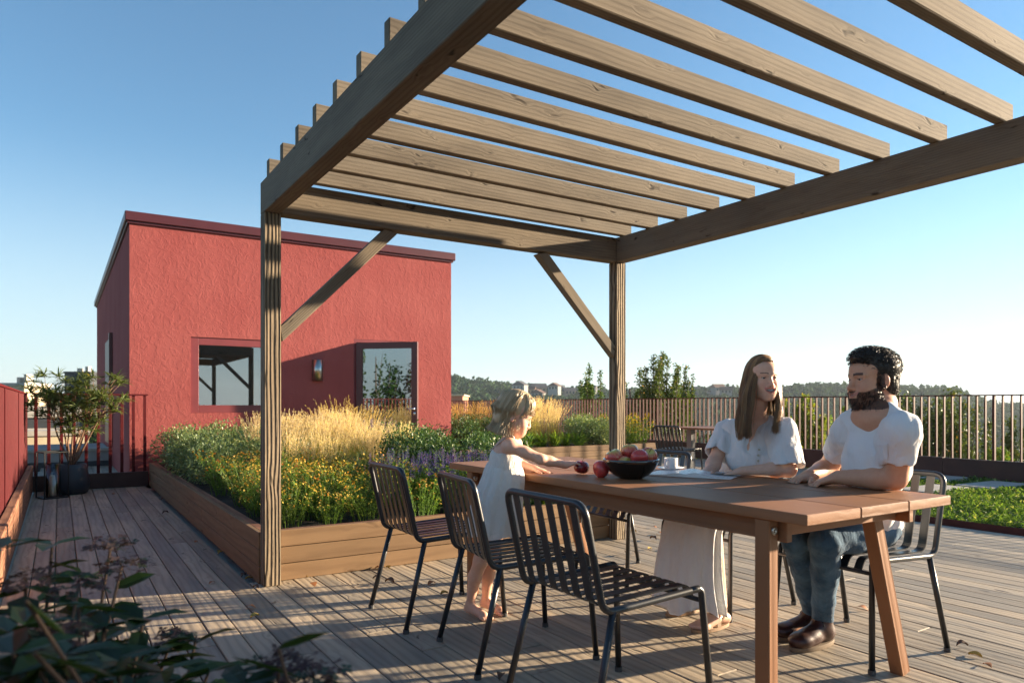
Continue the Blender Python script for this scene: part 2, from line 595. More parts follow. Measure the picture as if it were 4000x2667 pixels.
# ---- pergola
PX0, PX1, PY0, PY1 = 1.04, 3.926, -.45, 4.49
BZ0, BZ1 = 2.266, 2.4625
pg = empty("pergola", (2.48, 2.0, 0), 0, "weathered timber pergola with open rafters over the dining table", "pergola")
def pl(p): return (p[0] - 2.48, p[1] - 2.0, p[2])
for (px, py) in ((PX0 + .05, PY1 - .05), (PX1 - .05, PY1 - .05), (PX0 + .05, PY0 + .05), (PX1 - .05, PY0 + .05)):
    m = MB(); box(m, pl((px - .05, py - .05, 0)), pl((px + .05, py + .05, BZ0)), .005, 2)
    m.build("post", M_post, pg)
for px in (PX0, PX1 - .1):
    m = MB(); box(m, pl((px, PY0, BZ0)), pl((px + .1, PY1, BZ1)), .004, 1); m.build("beam", M_perg, pg)
for py in (PY0, PY1 - .1):
    m = MB(); box(m, pl((PX0 + .1, py + .001, BZ0)), pl((PX1 - .1, py + .099, BZ1 - .002)), .004, 0); m.build("beam", M_perg, pg)
k = 0
while 4.308 - .303 * k > PY0:
    yf = 4.308 - .303 * k
    m = MB(); box(m, pl((PX0 + .006, yf, BZ1 + .001)), pl((PX1 - .012, yf + .052, BZ1 + .1)), .004, 0)
    m.build("rafter", M_perg, pg)
    k += 1
for py in (PY1 - .05, PY0 + .05):
    for (ax, bx_) in ((PX0 + .1, PX0 + .795), (PX1 - .1, PX1 - .795)):
        m = MB()
        beam(m, pl((ax - (.03 if ax < 2 else -.03), py, 1.533)), pl((bx_ + (.03 if ax < 2 else -.03), py, 2.288)), .07, .122)
        # cut the ends where they meet post and beam
        v = m.v[0]
        if ax < 2: v[:, 0] = np.maximum(v[:, 0], pl((ax, 0, 0))[0])
        else: v[:, 0] = np.minimum(v[:, 0], pl((ax, 0, 0))[0])
        v[:, 2] = np.minimum(v[:, 2], BZ0)
        m.build("brace", M_perg, pg)

# ---- planters
def planter(name, x0, x1, y0, y1, label, z=.318, n=3, skip_back=False):
    root = empty(name, (x0, y0, 0), 0, label, "planter")
    bh = z / n
    for (side, lo, hi) in (("front", (0, 0), (x1 - x0, .03)), ("back", (0, y1 - y0 - .03), (x1 - x0, y1 - y0)),
                           ("left", (0, .03), (.03, y1 - y0 - .03)), ("right", (x1 - x0 - .03, .03), (x1 - x0, y1 - y0 - .03))):
        m = MB()
        for i in range(n):
            z0 = i * bh
            L0, L1 = (lo[0], hi[0]) if side in ("front", "back") else (lo[1], hi[1])
            s = L0
            while s < L1 - .01:
                e = min(s + random.uniform(1.9, 2.6), L1)
                if L1 - e < .4: e = L1
                if side in ("front", "back"): box(m, (s, lo[1], z0 + .002), (e - .0015, hi[1], z0 + bh - .002), .003, 0)
                else: box(m, (lo[0], s, z0 + .002), (hi[0], e - .0015, z0 + bh - .002), .003, 1)
                s = e
        m.build("side_boards", M_plant, root)
    m = MB()
    box(m, (.031, .031, z - .02), (x1 - x0 - .031, .075, z - .004), .002, 0)
    box(m, (.031, .076, z - .02), (.085, y1 - y0 - .076, z - .004), .002, 1)
    box(m, (x1 - x0 - .075, .076, z - .02), (x1 - x0 - .031, y1 - y0 - .076, z - .004), .002, 1)
    m.build("edging_strip", M_kerbw, root)
    nx, ny = 40, 60
    gx = np.linspace(.04, x1 - x0 - .04, nx); gy = np.linspace(.04, y1 - y0 - .04, ny)
    XX, YY = np.meshgrid(gx, gy, indexing='ij')
    ZZ = z - .055 + .02 * np.sin(XX * 9 + YY * 3) * np.cos(YY * 7) + rng.normal(0, .006, XX.shape)
    idx = np.arange(nx * ny).reshape(nx, ny)
    fs = np.stack([idx[:-1, :-1], idx[1:, :-1], idx[1:, 1:], idx[:-1, 1:]], -1).reshape(-1, 4)
    m = MB(); m.add(np.stack([XX, YY, ZZ], -1).reshape(-1, 3), fs); m.build("soil", M_soil, root, True)
    return root


planter("planter", 1.03, 3.84, 4.495, 10.78, "long wooden raised bed of grasses and yellow flowers in front of the red hut")
planter("planter", 5.95, 10.45, 10.7, 13.2, "farther low wooden raised bed beside the red hut near the railing")

# ---- the red hut
hx0, hx1, hy0, hy1, hz = .81, 5.78, 11.0, 21.0, 3.62
hut = empty("red_hut", (hx0, hy0, 0), 0, "red rendered flat roofed hut with a window and a glazed door standing ajar", "hut")
WX0, WX1, WZ0, WZ1 = 1.62, 2.78, .96, 2.07
DX0, DX1, DZ1 = 4.006, 4.98, 2.165
def X_at(px, Y): 
    r = (px - 1176) / FPX
    return Y * (SA + CA * r) / (CA - SA * r)
WX0 = X_at(438, 11); 
dW = SA * WX0 + CA * 11
WZ1 = CAM_H + dW * (HY - 773) / FPX; WZ0 = CAM_H + dW * (HY - 948) / FPX
WX1 = X_at(636, 11)
m = MB()
th = .3
def hb(lo, hi, mi=0): box(m, (lo[0] - hx0, lo[1] - hy0, lo[2]), (hi[0] - hx0, hi[1] - hy0, hi[2]), .0001, 2, mi)
hb((hx0, hy0, 0), (WX0, hy0 + th, hz)); hb((WX0, hy0, 0), (WX1, hy0 + th, WZ0)); hb((WX0, hy0, WZ1), (WX1, hy0 + th, hz))
hb((WX1, hy0, 0), (DX0, hy0 + th, hz)); hb((DX0, hy0, DZ1), (DX1, hy0 + th, hz)); hb((DX1, hy0, 0), (hx1, hy0 + th, hz))
hb((hx0, hy0 + th, 0), (hx0 + th, hy1, hz)); hb((hx1 - th, hy0 + th, 0), (hx1, hy1, hz)); hb((hx0 + th, hy1 - th, 0), (hx1 - th, hy1, hz))
# weld the butt joints of the front so that no seams show
wall = m.build("wall", M_render, hut)
m = MB(); box(m, (-.06, -.06, hz), (hx1 - hx0 + .06, hy1 - hy0 + .06, hz + .13), .01)
box(m, (-.03, -.03, hz - .03), (hx1 - hx0 + .03, hy1 - hy0 + .03, hz - .0005), .003)
roof = m.build("roof", M_roofm, hut)
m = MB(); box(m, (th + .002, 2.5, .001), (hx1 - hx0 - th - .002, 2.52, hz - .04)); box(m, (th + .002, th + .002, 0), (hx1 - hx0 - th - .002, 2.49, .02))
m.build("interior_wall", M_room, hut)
# window
m = MB(); fw = .11
wx0, wx1 = WX0 - hx0, WX1 - hx0
box(m, (wx0, .02, WZ0), (wx0 + fw, .1, WZ1)); box(m, (wx1 - fw, .02, WZ0), (wx1, .1, WZ1))
box(m, (wx0 + fw, .02, WZ0), (wx1 - fw, .1, WZ0 + fw)); box(m, (wx0 + fw, .02, WZ1 - fw), (wx1 - fw, .1, WZ1))
win = m.build("window", M_redtrim, hut)
m = MB(); box(m, (wx0 + fw, .055, WZ0 + fw), (wx1 - fw, .07, WZ1 - fw), .001); m.build("pane", M_glass, win)
# doorway lining and the open leaf
m = MB(); dx0, dx1 = DX0 - hx0, DX1 - hx0
box(m, (dx0, .005, 0), (dx0 + .05, .14, DZ1 - .05)); box(m, (dx1 - .05, .005, 0), (dx1, .14, DZ1 - .05)); box(m, (dx0, .005, DZ1 - .05), (dx1, .14, DZ1))
m.build("door_frame", M_redtrim, hut)
leaf = bpy.data.objects.new("door", None); COL.objects.link(leaf); leaf.parent = hut
leaf.location = (dx0 + .05, -.01, 0); leaf.rotation_euler = (0, 0, -R(43))
LW = 1.03; LZ = 2.105
m = MB(); f1 = .10
box(m, (0, -.03, .03), (f1, .03, LZ)); box(m, (LW - f1, -.03, .03), (LW, .03, LZ))
box(m, (f1, -.03, .03), (LW - f1, .03, .03 + f1)); box(m, (f1, -.03, LZ - f1), (LW - f1, .03, LZ))
m.build("leaf_frame", M_door, leaf)
m = MB(); box(m, (f1, -.006, .03 + f1), (LW - f1, .006, LZ - f1), .001); m.build("pane", M_glass, leaf)
m = MB()
tube(m, [(LW - .05, -.03, 1.04), (LW - .05, -.075, 1.04)], .011)
tube(m, round_path([(LW - .05, -.07, 1.04), (LW - .17, -.072, 1.04)], 0), .009)
for zz in (1.04, .965):
    M2 = Matrix.Rotation(R(90), 4, 'X')
    a = MB(); lathe(a, [(.0, .0), (.024, .0), (.024, .006), (0, .006)], 20)
    v = a.v[0] @ np.array(M2.to_3x3()).T + np.array([LW - .05, -.031, zz]); m.add(v, a.f[0])
m.build("handle", M_chrome, leaf, True)
# wall lamp
wl = empty("wall_lamp", (X_at(729, 11), 11.0, 1.64), 0, "half round brushed steel wall lamp between the window and the door", "lamp")
m = MB()
a = np.linspace(0, np.pi, 40)
prof = [(-.085 * math.cos(q), -.0 - .105 * math.sin(q)) for q in a]
vs = []; hz2 = .165
for z0 in (-hz2, hz2):
    for (px, py) in prof: vs.append((px, py, z0))
n = len(prof)
fs = [(i, i + 1, n + i + 1, n + i) for i in range(n - 1)] + [tuple(range(n))[::-1], tuple(range(n, 2 * n)), (n - 1, 0, n, 2 * n - 1)]
m.add(vs, fs)
m.build("shade", M_steel, wl, False)
wl.children[0].data.polygons.foreach_set("use_smooth", [len(p.vertices) == 4 and p.index < 39 for p in wl.children[0].data.polygons])
# dark fin and slot on the hut's left wall
m = MB()
box(m, (-.06, 3.6, .35), (-.002, 3.75, 2.4)); box(m, (-.045, 3.75, .38), (-.002, 5.2, 2.32))
m.build("side_window", M_door, hut)

# ---- roofs beyond the low railing
nb = empty("stepped_roof", (-4, 14.8, 0), 0, "grey and white stepped parapet roof behind the low red railing", "roof")
m = MB(); box(m, (-3, 0, -.06), (4.8, .1, .09)); m.build("base_strip", M_dark, nb)
m = MB(); box(m, (-3, .02, .09), (4.8, 3.0, .27)); m.build("parapet_wall", plain("grey_parapet", (.3, .29, .28), rough=.9, nscale=3, namt=.15), nb)
m = MB(); box(m, (-3.02, -.02, .27), (4.82, .3, .32)); m.build("coping", M_conc, nb)
nb = empty("far_roof", (-6, 24, 0), 0, "cream walled flat roof with white coping beyond the stepped parapet", "roof")
m = MB(); box(m, (-4, 0, -9), (6.7, 8, .22)); m.build("wall", M_cream, nb)
m = MB(); box(m, (-4.05, -.05, .22), (6.75, 1.2, .37)); m.build("coping", M_conc, nb)
nb = empty("far_roof", (-10, 40, 0), 0, "long low building with a bright white roof edge far behind the potted shrub", "building")
m = MB(); box(m, (-6, 0, -9), (10.8, 14, .5)); m.build("wall", M_dark, nb)
m = MB(); box(m, (-6.1, -.1, .5), (10.9, 6, 1.05)); m.build("roof", M_conc, nb)
def block(name, D0, D1, ytop, d, mat, label, dep=6, extra=None):
    p0 = J(D0, HY, d); p1 = J(D1, HY, d)
    ztop = CAM_H + (HY - ytop) / FPX * d
    wdt = np.linalg.norm(p1 - p0)
    root = empty(name, (p0[0], p0[1], -9), -YAW, label, "building")
    m = MB(); box(m, (0, 0, 0), (wdt, dep, ztop + 9), .02); m.build("wall", mat, root)
    m = MB(); box(m, (-.15, -.15, ztop + 9), (wdt + .15, dep + .15, ztop + 9.3), .02); m.build("roof", M_conc if mat is not M_dark else M_dark, root)
    for i in range(2):
        m = MB(); q = wdt * (.35 + .32 * i); box(m, (q, 1, ztop + 9.3), (q + wdt * .12, 2, ztop + 9.3 + (.9 if i else .6))); m.build("chimney", M_conc, root)
    if mat is M_dark:
        m = MB(); box(m, (wdt * .1, -.06, ztop + 5), (wdt * .2, -.01, ztop + 8)); m.build("window", M_black, root)
    return root
block("tower_block", 148, 207, 857, 120, M_dark, "dark grey tower block rising behind the potted shrub")
block("tower_block", 4, 56, 886, 70, M_cream, "cream roof hut with small chimneys above the left railing", 4)

# ================================================================ furniture
def make_chair():
    root = empty("outdoor_chair")
    hw = .228; TR = .0125
    m = MB()
    side = lambda y: [(-.285, y, .787), (-.225, y, .432), (.235, y, .452)]
    # one bent tube: front leg, seat rail, back upright, top, and down the other side
    pts = [(.235 + .0, hw, .43), (.235, hw, .452), (-.205, hw, .432), (-.285, hw, .787),
           (-.285, -hw, .787), (-.205, -hw, .432), (.235, -hw, .452), (.235, -hw, .43)]
    tube(m, round_path(pts, [0, .02, .055, .05, .05, .055, .02, 0], 8)[1:-1], TR, 12)
    m.build("frame", M_chair, root, True)
    for sy in (1, -1):
        m = MB()
        tube(m, round_path([(.19, sy * hw, .4505), (.243, sy * hw, .452), (.275, sy * (hw + .02), .02)], [0, .045, 0], 8), TR, 12)
        leg = m.build("leg", M_chair, root, True)
        m = MB(); tube(m, [(.275, sy * (hw + .02), .02), (.2755, sy * (hw + .02), .001)], .0155, 12); m.build("foot_cap", M_rub, leg)
        m = MB()
        tube(m, [(-.165, sy * hw, .433), (-.272, sy * (hw + .02), .02)], TR, 12)
        leg = m.build("leg", M_chair, root, True)
        m = MB(); tube(m, [(-.272, sy * (hw + .02), .02), (-.2725, sy * (hw + .02), .001)], .0155, 12); m.build("foot_cap", M_rub, leg)
    m = MB()
    tube(m, [(.252, -hw, .405), (.252, hw, .405)], .009, 10)
    m.build("crossbar", M_chair, root, True)
    ys = np.linspace(-.168, .168, 6)
    full = round_path([(-.285, 0, .785), (-.208, 0, .443), (.222, 0, .458), (.250, 0, .41)], [0, .05, .04, 0], 8)
    for nm, sel in (("backrest", lambda p: p.z > .47), ("seat", lambda p: p.z <= .4999 or p.x > 0)):
        m = MB()
        for y in ys:
            if nm == "backrest":
                pp = [full[0]] + [full[0].lerp(Vector((-.2185, 0, .49)), t_) for t_ in (.5, 1.0)]
            else:
                pp = [Vector((-.2185, 0, .49))] + [p for p in full[1:] if p.z < .489 or p.x > 0]
            ribbon(m, [(p.x, y, p.z) for p in pp], .036, .005)
        m.build(nm, M_chair, root)
    return root


chair0 = make_chair()
def place(src, used, x, y, rz, label, cat, group=None, z=0):
    o = copy_tree(src) if used else src
    o.location = (x, y, z); o.rotation_euler = (0, 0, rz)
    return tag(o, label, cat, group)
GC = "anthracite slatted metal chairs"
chairs = [
    (1.685, 3.375, R(-2), "dark slatted metal chair at the far left, backrest against the yellow flowers"),
    (1.722, 2.665, R(-9), "dark slatted metal chair just in front of the girl, middle of the left three"),
    (1.672, 1.975, R(0), "nearest dark slatted metal chair, its empty seat closest to the camera"),
    (3.078, 1.868, R(177), "dark slatted metal chair the man sits on at the end of the table"),
    (3.13, 2.68, R(182), "dark slatted metal chair the woman in the long skirt sits on"),
    (3.12, 3.42, R(180), "empty dark slatted metal chair across the table beside the timber post"),
    (7.78, 7.55, R(8), "distant dark slatted metal chair at the small table by the railing"),
    (9.75, 7.6, R(178), "distant dark chair on the railing side of the small table, mostly behind the woman"),
]
for i, (x, y, rz, lab) in enumerate(chairs):
    place(chair0, i > 0, x, y, rz, lab, "chair", GC)

# dining table: three boards on timber legs
TBX0, TBX1, TBY0, TBY1, TBZ = 1.998, 2.905, 1.385, 3.83, .75
tb = empty("dining_table", (2.45, 2.6, 0), 0, "long brown timber dining table of three wide boards under the pergola", "table")
def tl(p): return (p[0] - 2.45, p[1] - 2.6, p[2])
m = MB()
wv = (TBX1 - TBX0) / 3
for i in range(3):
    box(m, tl((TBX0 + wv * i + .0025, TBY0, TBZ - .036)), tl((TBX0 + wv * (i + 1) - .0025, TBY1, TBZ)), .003, 1)
m.build("tabletop", M_tablew, tb)
for ax in (TBX0 + .066, TBX1 - .075):
    m = MB(); box(m, tl((ax, TBY0 + .12, TBZ - .115)), tl((ax + .03, TBY1 - .12, TBZ - .038)), .003, 1); m.build("apron", M_tablew, tb)
for ay in (TBY0 + .17, TBY1 - .24):
    m = MB(); box(m, tl((TBX0 + .08, ay, TBZ - .105)), tl((TBX1 - .08, ay + .06, TBZ - .038)), .003, 0); m.build("crossbar", M_tablew, tb)
    m = MB(); box(m, tl((TBX0 + .012, ay - .02, .0)), tl((TBX0 + .062, ay + .04, TBZ - .037)), .004, 2)
    lg = m.build("leg", M_tablew, tb)
    m = MB()
    a = MB(); lathe(a, [(0, 0), (.013, 0), (.015, .003), (.013, .006), (.004, .006), (.003, .004), (0, .004)], 20)
    v = a.v[0] @ np.array(Matrix.Rotation(R(90), 3, 'X')).T + np.array(tl((TBX0 + .037, ay - .02, TBZ - .075)))
    m.add(v, a.f[0]); m.build("bolt", M_steel, lg, True)
    m = MB(); beam(m, tl((TBX1 - .22, ay + .03, TBZ - .037)), tl((TBX1 + .005, ay + .03, .0)), .06, .055, .004, 0, (0, 1, 0))
    v = m.v[0]; v[:, 2] = np.clip(v[:, 2], 0, TBZ - .037)
    m.build("leg", M_tablew, tb)

# distant small table
ft = empty("side_table", (8.75, 7.6, 0), 0, "small distant table with a thin pale brown top and one grey leg column", "table")
m = MB(); box(m, (-.45, -.7, .715), (.45, .7, .745), .004, 1); m.build("tabletop", M_tablew, ft)
for sy in (-.6, .6):
    m = MB(); box(m, (-.05, sy - .05, 0), (.05, sy + .05, .714)); m.build("leg", plain("grey_table_leg", (.16, .16, .16), rough=.5) if sy < 0 else bpy.data.materials["grey_table_leg"], ft)

# ---- apples
t = NT("apple_skin")
ap = t.attr("rnd", 2)
tc = t.n("TexCoord").outputs[3]
oi = t.n("ObjectInfo").outputs["Random"]
sx = t.n("SeparateXYZ", i0=tc)
ang = t.math('ARCTAN2', sx.outputs[0], sx.outputs[1])
st = t.n("CombineXYZ", i0=t.math('MULTIPLY', t.math('ADD', ang, t.math('MULTIPLY', oi, 9)), 7), i1=t.math('MULTIPLY', sx.outputs[2], 14), i2=0.0)
stn = t.noise(st, 1.6, 4, .7)
side = t.noise(t.vmath('ADD', tc, t.n("CombineXYZ", i0=t.math('MULTIPLY', oi, 3.0)).outputs[0]), 9, 1, .5)
f = t.math('ADD', t.math('ADD', t.math('MULTIPLY', stn, .75), t.math('MULTIPLY', side, 1.5)), t.math('MULTIPLY', ap, -.62))
c = t.ramp(f, [(.62, (.62, .56, .13)), (.86, (.64, .24, .10)), (1.08, (.56, .06, .055))])
t.fin(Base_Color=c, Roughness=.22, Specular_IOR_Level=.5, Coat_Weight=.3, Coat_Roughness=.1)
M_apple = t.m
t = NT("dark_red_apple_skin")
tc = t.n("TexCoord").outputs[3]
t.fin(Base_Color=t.mix(t.noise(tc, 30, 3), (.16, .008, .012), (.25, .02, .02)), Roughness=.22, Coat_Weight=.3)
M_applered = t.m
M_stem = plain("apple_stem_brown", (.07, .04, .02), rough=.8)


def make_apple(mat):
    m = MB()
    prof = []; 
    n = 22
    for i in range(n + 1):
        a = math.pi * i / n
        rr = math.sin(a) * (1 + .10 * math.cos(a)) 
        z = -math.cos(a) * .92
        dip = math.exp(-((math.pi - a) / .42) ** 2) * .34
        dipb = math.exp(-(a / .3) ** 2) * .14
        prof.append((max(rr, 0.0) ** .88 * .0395 if 0 < i < n else 0.0, (z - dip + dipb) * .0375))
    a = np.linspace(0, 2 * np.pi, 28, endpoint=False)
    P = np.array(prof)
    vs = np.stack([np.outer(P[:, 0], np.cos(a)), np.outer(P[:, 0], np.sin(a)), np.repeat(P[:, 1][:, None], 28, 1)], -1)
    lob = 1 + .022 * np.cos(5 * a)[None] * np.linspace(1, -.3, n + 1)[:, None]
    vs[..., 0] *= lob; vs[..., 1] *= lob
    rr = np.repeat(np.clip(np.array([math.exp(-((math.pi - math.pi * i / n) / .75) ** 2) for i in range(n + 1)]), 0, 1)[:, None], 28, 1).ravel()
    i = np.arange(n)[:, None] * 28; k = np.arange(28)[None]; k2 = (k + 1) % 28
    fs = np.stack([i + k, i + k2, i + 28 + k2, i + 28 + k], -1).reshape(-1, 4)
    m.add(vs.reshape(-1, 3), fs, None, rr)
    o = m.build("apple", mat, None, True)
    m = MB(); tube(m, [(0, 0, .020), (.001, .001, .032), (.005, .002, .044)], [.0016, .0013, .0018], 6)
    m.build("stem", M_stem, o, True)
    return o


def put_apple(src, used, p, rot, label, group, s=1.0):
    o = copy_tree(src) if used else src
    o.location = p; o.rotation_euler = rot; o.scale = (s, s, s)
    tag(o, label, "apple", group)
    return o


BX, BY = 2.294, 2.53
bowl = MB()
prof_o = [(.0, 0), (.052, 0), (.058, .004), (.085, .018), (.112, .045), (.128, .074), (.134, .092)]
prof_i = [(.1315, .094), (.125, .075), (.108, .048), (.082, .024), (.05, .010), (0, .008)]
lathe(bowl, prof_o + prof_i, 64, close=False)
o = bowl.build("bowl", M_black, None, True, label="wide shiny black bowl heaped with red apples", cat="bowl")
o.location = (BX, BY, TBZ)
apA = make_apple(M_apple)
GA = "apples in the black bowl"
v_r = np.array([CA, -SA, 0]); v_f = np.array([SA, CA, 0])
def inb(r, f, z): 
    p = np.array([BX, BY, TBZ]) + v_r * r + v_f * f
    return (p[0], p[1], TBZ + z)
put_apple(apA, False, inb(-.084, -.010, .104), (R(-25), R(-12), R(30)), "yellow and pink apple at the left side of the black bowl", GA, 1.08)
put_apple(apA, True, inb(-.002, .026, .128), (R(5), R(8), R(120)), "red apple standing topmost at the middle of the black bowl", GA, 1.10)
put_apple(apA, True, inb(.030, -.052, .104), (R(32), R(-30), R(200)), "front red apple of the bowl showing its stem hollow", GA, 1.08)
put_apple(apA, True, inb(.086, .012, .108), (R(38), R(12), R(-40)), "rosy apple at the right side of the black bowl", GA, 1.08)
put_apple(apA, True, inb(-.035, -.035, .070), (R(70), R(0), R(10)), "half hidden red apple wedged low between the others in the bowl", GA, 1.05)
put_apple(apA, True, inb(.03, .075, .075), (R(20), R(40), R(80)), "red apple at the back of the bowl hidden behind the others", GA, 1.05)
put_apple(apA, True, tuple(J(1381, 1073, 3.42) * [1, 1, 0] + [0, 0, TBZ + .040]), (R(65), R(-50), R(95)), "yellow and red apple lying on the table beside the bowl", None, 1.08)
apR = make_apple(M_applered)
HAP = J(1336, 1073, 3.58); HAP[2] = TBZ + .037
put_apple(apR, False, tuple(HAP), (R(10), R(5), 0), "dark red apple on the table under the girl's hand", None, 1.0)

# ---- cup, saucer, magazine
CX, CY = 2.80, 2.77
cpos = J(1541, 1080, 3.80)
sp = MB(); lathe(sp, [(0, 0), (.035, 0), (.045, .004), (.072, .012), (.073, .0145), (.045, .008), (.0, .006)], 40, close=False)
o = sp.build("saucer", M_white, None, True, label="white porcelain saucer under the coffee cup", cat="saucer"); o.location = (cpos[0], cpos[1], TBZ)
cp = empty("cup", (cpos[0], cpos[1], TBZ + .008), R(175), "straight sided white porcelain cup with a ring handle beside the bowl", "cup")
m = MB(); lathe(m, [(0, 0), (.028, 0), (.034, .004), (.0365, .012), (.037, .056), (.0362, .058), (.0345, .056), (.034, .014), (.03, .006), (0, .005)], 40, close=False)
m.build("cup_body", M_white, cp, True)
m = MB(); pts = [(.036 + .024 * math.sin(a_), 0, .031 + .018 * math.cos(a_)) for a_ in np.linspace(0, math.pi, 12)]
tube(m, [tuple(np.array(Matrix.Rotation(R(25), 3, 'Z') @ Vector(p))) for p in pts], .0038, 8); m.build("handle", M_white, cp, True)

t = NT("printed_magazine_page")
tc = t.attr("wc", 1)
br = t.n("TexBrick", Vector=tc, Color1=(.03, .03, .03), Color2=(.75, .73, .7), Mortar=(.82, .82, .82), Scale=9.0)
br.inputs["Mortar Size"].default_value = .09; br.inputs["Brick Width"].default_value = .9; br.inputs["Row Height"].default_value = .45
n = t.noise(tc, 22, 3)
c = t.mix(t.ramp(n, [(.45, 0.0), (.5, 1.0)]), br.outputs[0], (.84, .84, .83))
M_page = t.fin(Base_Color=c, Roughness=.35, Specular_IOR_Level=.5)
mg = MB()
L0, W0 = .215, .285
def page(sgn, lift):
    n_ = 16; vs = []; wc = []
    for i in range(n_ + 1):
        s = i / n_
        xx = sgn * s * L0
        z = lift * (math.sin(min(1, s * 2.2) * math.pi) ** 1 if s < .4545 else 0) + .004 + .010 * (1 - s)
        for yy in (-W0 / 2, W0 / 2):
            vs.append((xx, yy, z)); wc.append((s * .9 + (2 if sgn > 0 else 0), yy * 3.5, 0))
    fs = [(2 * i, 2 * i + 2, 2 * i + 3, 2 * i + 1) if sgn > 0 else (2 * i, 2 * i + 1, 2 * i + 3, 2 * i + 2) for i in range(n_)]
    mg.add(vs, fs, wc, 0)
    # the block of sheets underneath
    vs = []
    for i in range(n_ + 1):
        s = i / n_
        z = lift * (math.sin(min(1, s * 2.2) * math.pi) if s < .4545 else 0) + .0035 + .010 * (1 - s)
        for yy in (-W0 / 2, W0 / 2):
            vs.append((sgn * s * (L0 - .001), yy, z)); vs.append((sgn * s * (L0 - .001), yy, .001))
    fs = []
    for i in range(n_):
        a_, b_ = 4 * i, 4 * i + 4
        fs += [(a_, a_ + 1, b_ + 1, b_), (a_ + 2, b_ + 2, b_ + 3, a_ + 3)]
    fs.append((4 * n_, 4 * n_ + 1, 4 * n_ + 3, 4 * n_ + 2))
    mg.add(vs, fs, [(0, 0, 0)] * len(vs), 0)
page(1, .012); page(-1, .007)
MAGP = G(1590, 1091, TBZ)
o = mg.build("magazine", M_page, None, False, label="open magazine with grey printed pages under the woman's hands", cat="magazine")
o.location = (MAGP[0] + .02, MAGP[1] + .01, TBZ); o.rotation_euler = (0, 0, R(-62))

# ---- lantern and potted shrub at the end of the deck
ln = empty("lantern", (-.07, 10.0, 0), R(20), "tall open black frame floor lantern with a cream candle", "lantern")
m = MB(); S2 = .125; HH = .55; e = .007
for sx_ in (-1, 1):
    for sy_ in (-1, 1): box(m, (sx_ * S2 - e, sy_ * S2 - e, 0), (sx_ * S2 + e, sy_ * S2 + e, HH))
for z0 in (0.001, HH - .014):
    for s_ in (-1, 1):
        box(m, (-S2 + e, s_ * S2 - e + .0005, z0), (S2 - e, s_ * S2 + e - .0005, z0 + .0135)); box(m, (s_ * S2 - e + .0005, -S2 + e, z0), (s_ * S2 + e - .0005, S2 - e, z0 + .0135))
box(m, (-S2 + e, -S2 + e, .003), (S2 - e, S2 - e, .012))
m.build("frame", M_blackm, ln)
m = MB(); lathe(m, [(0, .013), (.075, .013), (.075, .026), (0, .026)], 24); m.build("candle_dish", M_blackm, ln)
m = MB(); lathe(m, [(0, .027), (.040, .027), (.040, .26), (.036, .265), (0, .262)], 28); cn = m.build("candle", M_wax, ln, True)
m = MB(); tube(m, [(0, 0, .26), (0, 0, .275)], .0015, 6); m.build("wick", M_blackm, cn)
m = MB(); lathe(m, [(.066, .027), (.066, .40), (.064, .40), (.064, .027)], 32, close=False); m.build("glass_cylinder", M_cglass, ln, True)

pt = empty("potted_shrub", (.12, 10.33, 0), 0, "narrow leaved evergreen shrub with two crowns in a round dark blue pot", "plant")
m = MB(); lathe(m, [(0, 0), (.155, 0), (.185, .02), (.205, .10), (.20, .2), (.178, .31), (.172, .365), (.160, .37), (.155, .36), (.155, .33), (0, .33)], 48, close=False)
pot = m.build("pot", M_pot, pt, True)
m = MB(); lathe(m, [(.154, .342), (.08, .348), (0, .350)], 24, close=False); m.build("soil", M_soil, pot)
M_bark = plain("reddish_brown_bark", (.16, .085, .05), rough=.85, nscale=25, namt=.4, bump=.6, bscale=80)
M_narrow = leafmat("narrow_dark_leaf", (.06, .10, .03), (.17, .22, .06), (.5, .36, .03), p3=.985, trans=.35)


def leaf_quads(base, direc, up, L, Wd, droop=.25, r=None, seg=2):
    """vectorised folded leaves; returns verts and quad faces"""
    n = len(base)
    direc = direc / np.linalg.norm(direc, axis=1, keepdims=True)
    side = np.cross(direc, up); sn = np.linalg.norm(side, axis=1, keepdims=True); side = side / np.maximum(sn, 1e-6)
    nrm = np.cross(side, direc)
    L = np.asarray(L).reshape(-1, 1) * np.ones((n, 1)); Wd = np.asarray(Wd).reshape(-1, 1) * np.ones((n, 1))
    mid = base + direc * L * .5 + nrm * L * droop * .12
    tip = base + direc * L - nrm * L * droop
    if seg == 1:
        v = np.stack([base, mid + side * Wd * .5, tip, mid - side * Wd * .5], 1)
        f = np.arange(n)[:, None] * 4 + np.array([[0, 1, 2, 3]])
        rr = np.repeat(rng.random(n) if r is None else r, 4)
        return v.reshape(-1, 3), f, rr
    q = base + direc * L * .22 ; q2 = base + direc * L * .68 - nrm * L * droop * .3
    v = np.stack([base, q + side * Wd * .42, q2 + side * Wd * .42, tip, q2 - side * Wd * .42, q - side * Wd * .42,
                  q - nrm * Wd * .10, q2 - nrm * Wd * .12], 1)
    k = np.arange(n)[:, None] * 8
    f = np.concatenate([k + np.array([[0, 1, 2, 7]]), k + np.array([[0, 7, 4, 5]])], 0)
    f2 = np.concatenate([k + np.array([[2, 3, 4, 7]])], 0)
    rr = np.repeat(rng.random(n) if r is None else r, 8)
    return v.reshape(-1, 3), np.concatenate([f, f2], 0), rr


def unit(n):
    v = rng.normal(size=(n, 3)); return v / np.linalg.norm(v, axis=1, keepdims=True)


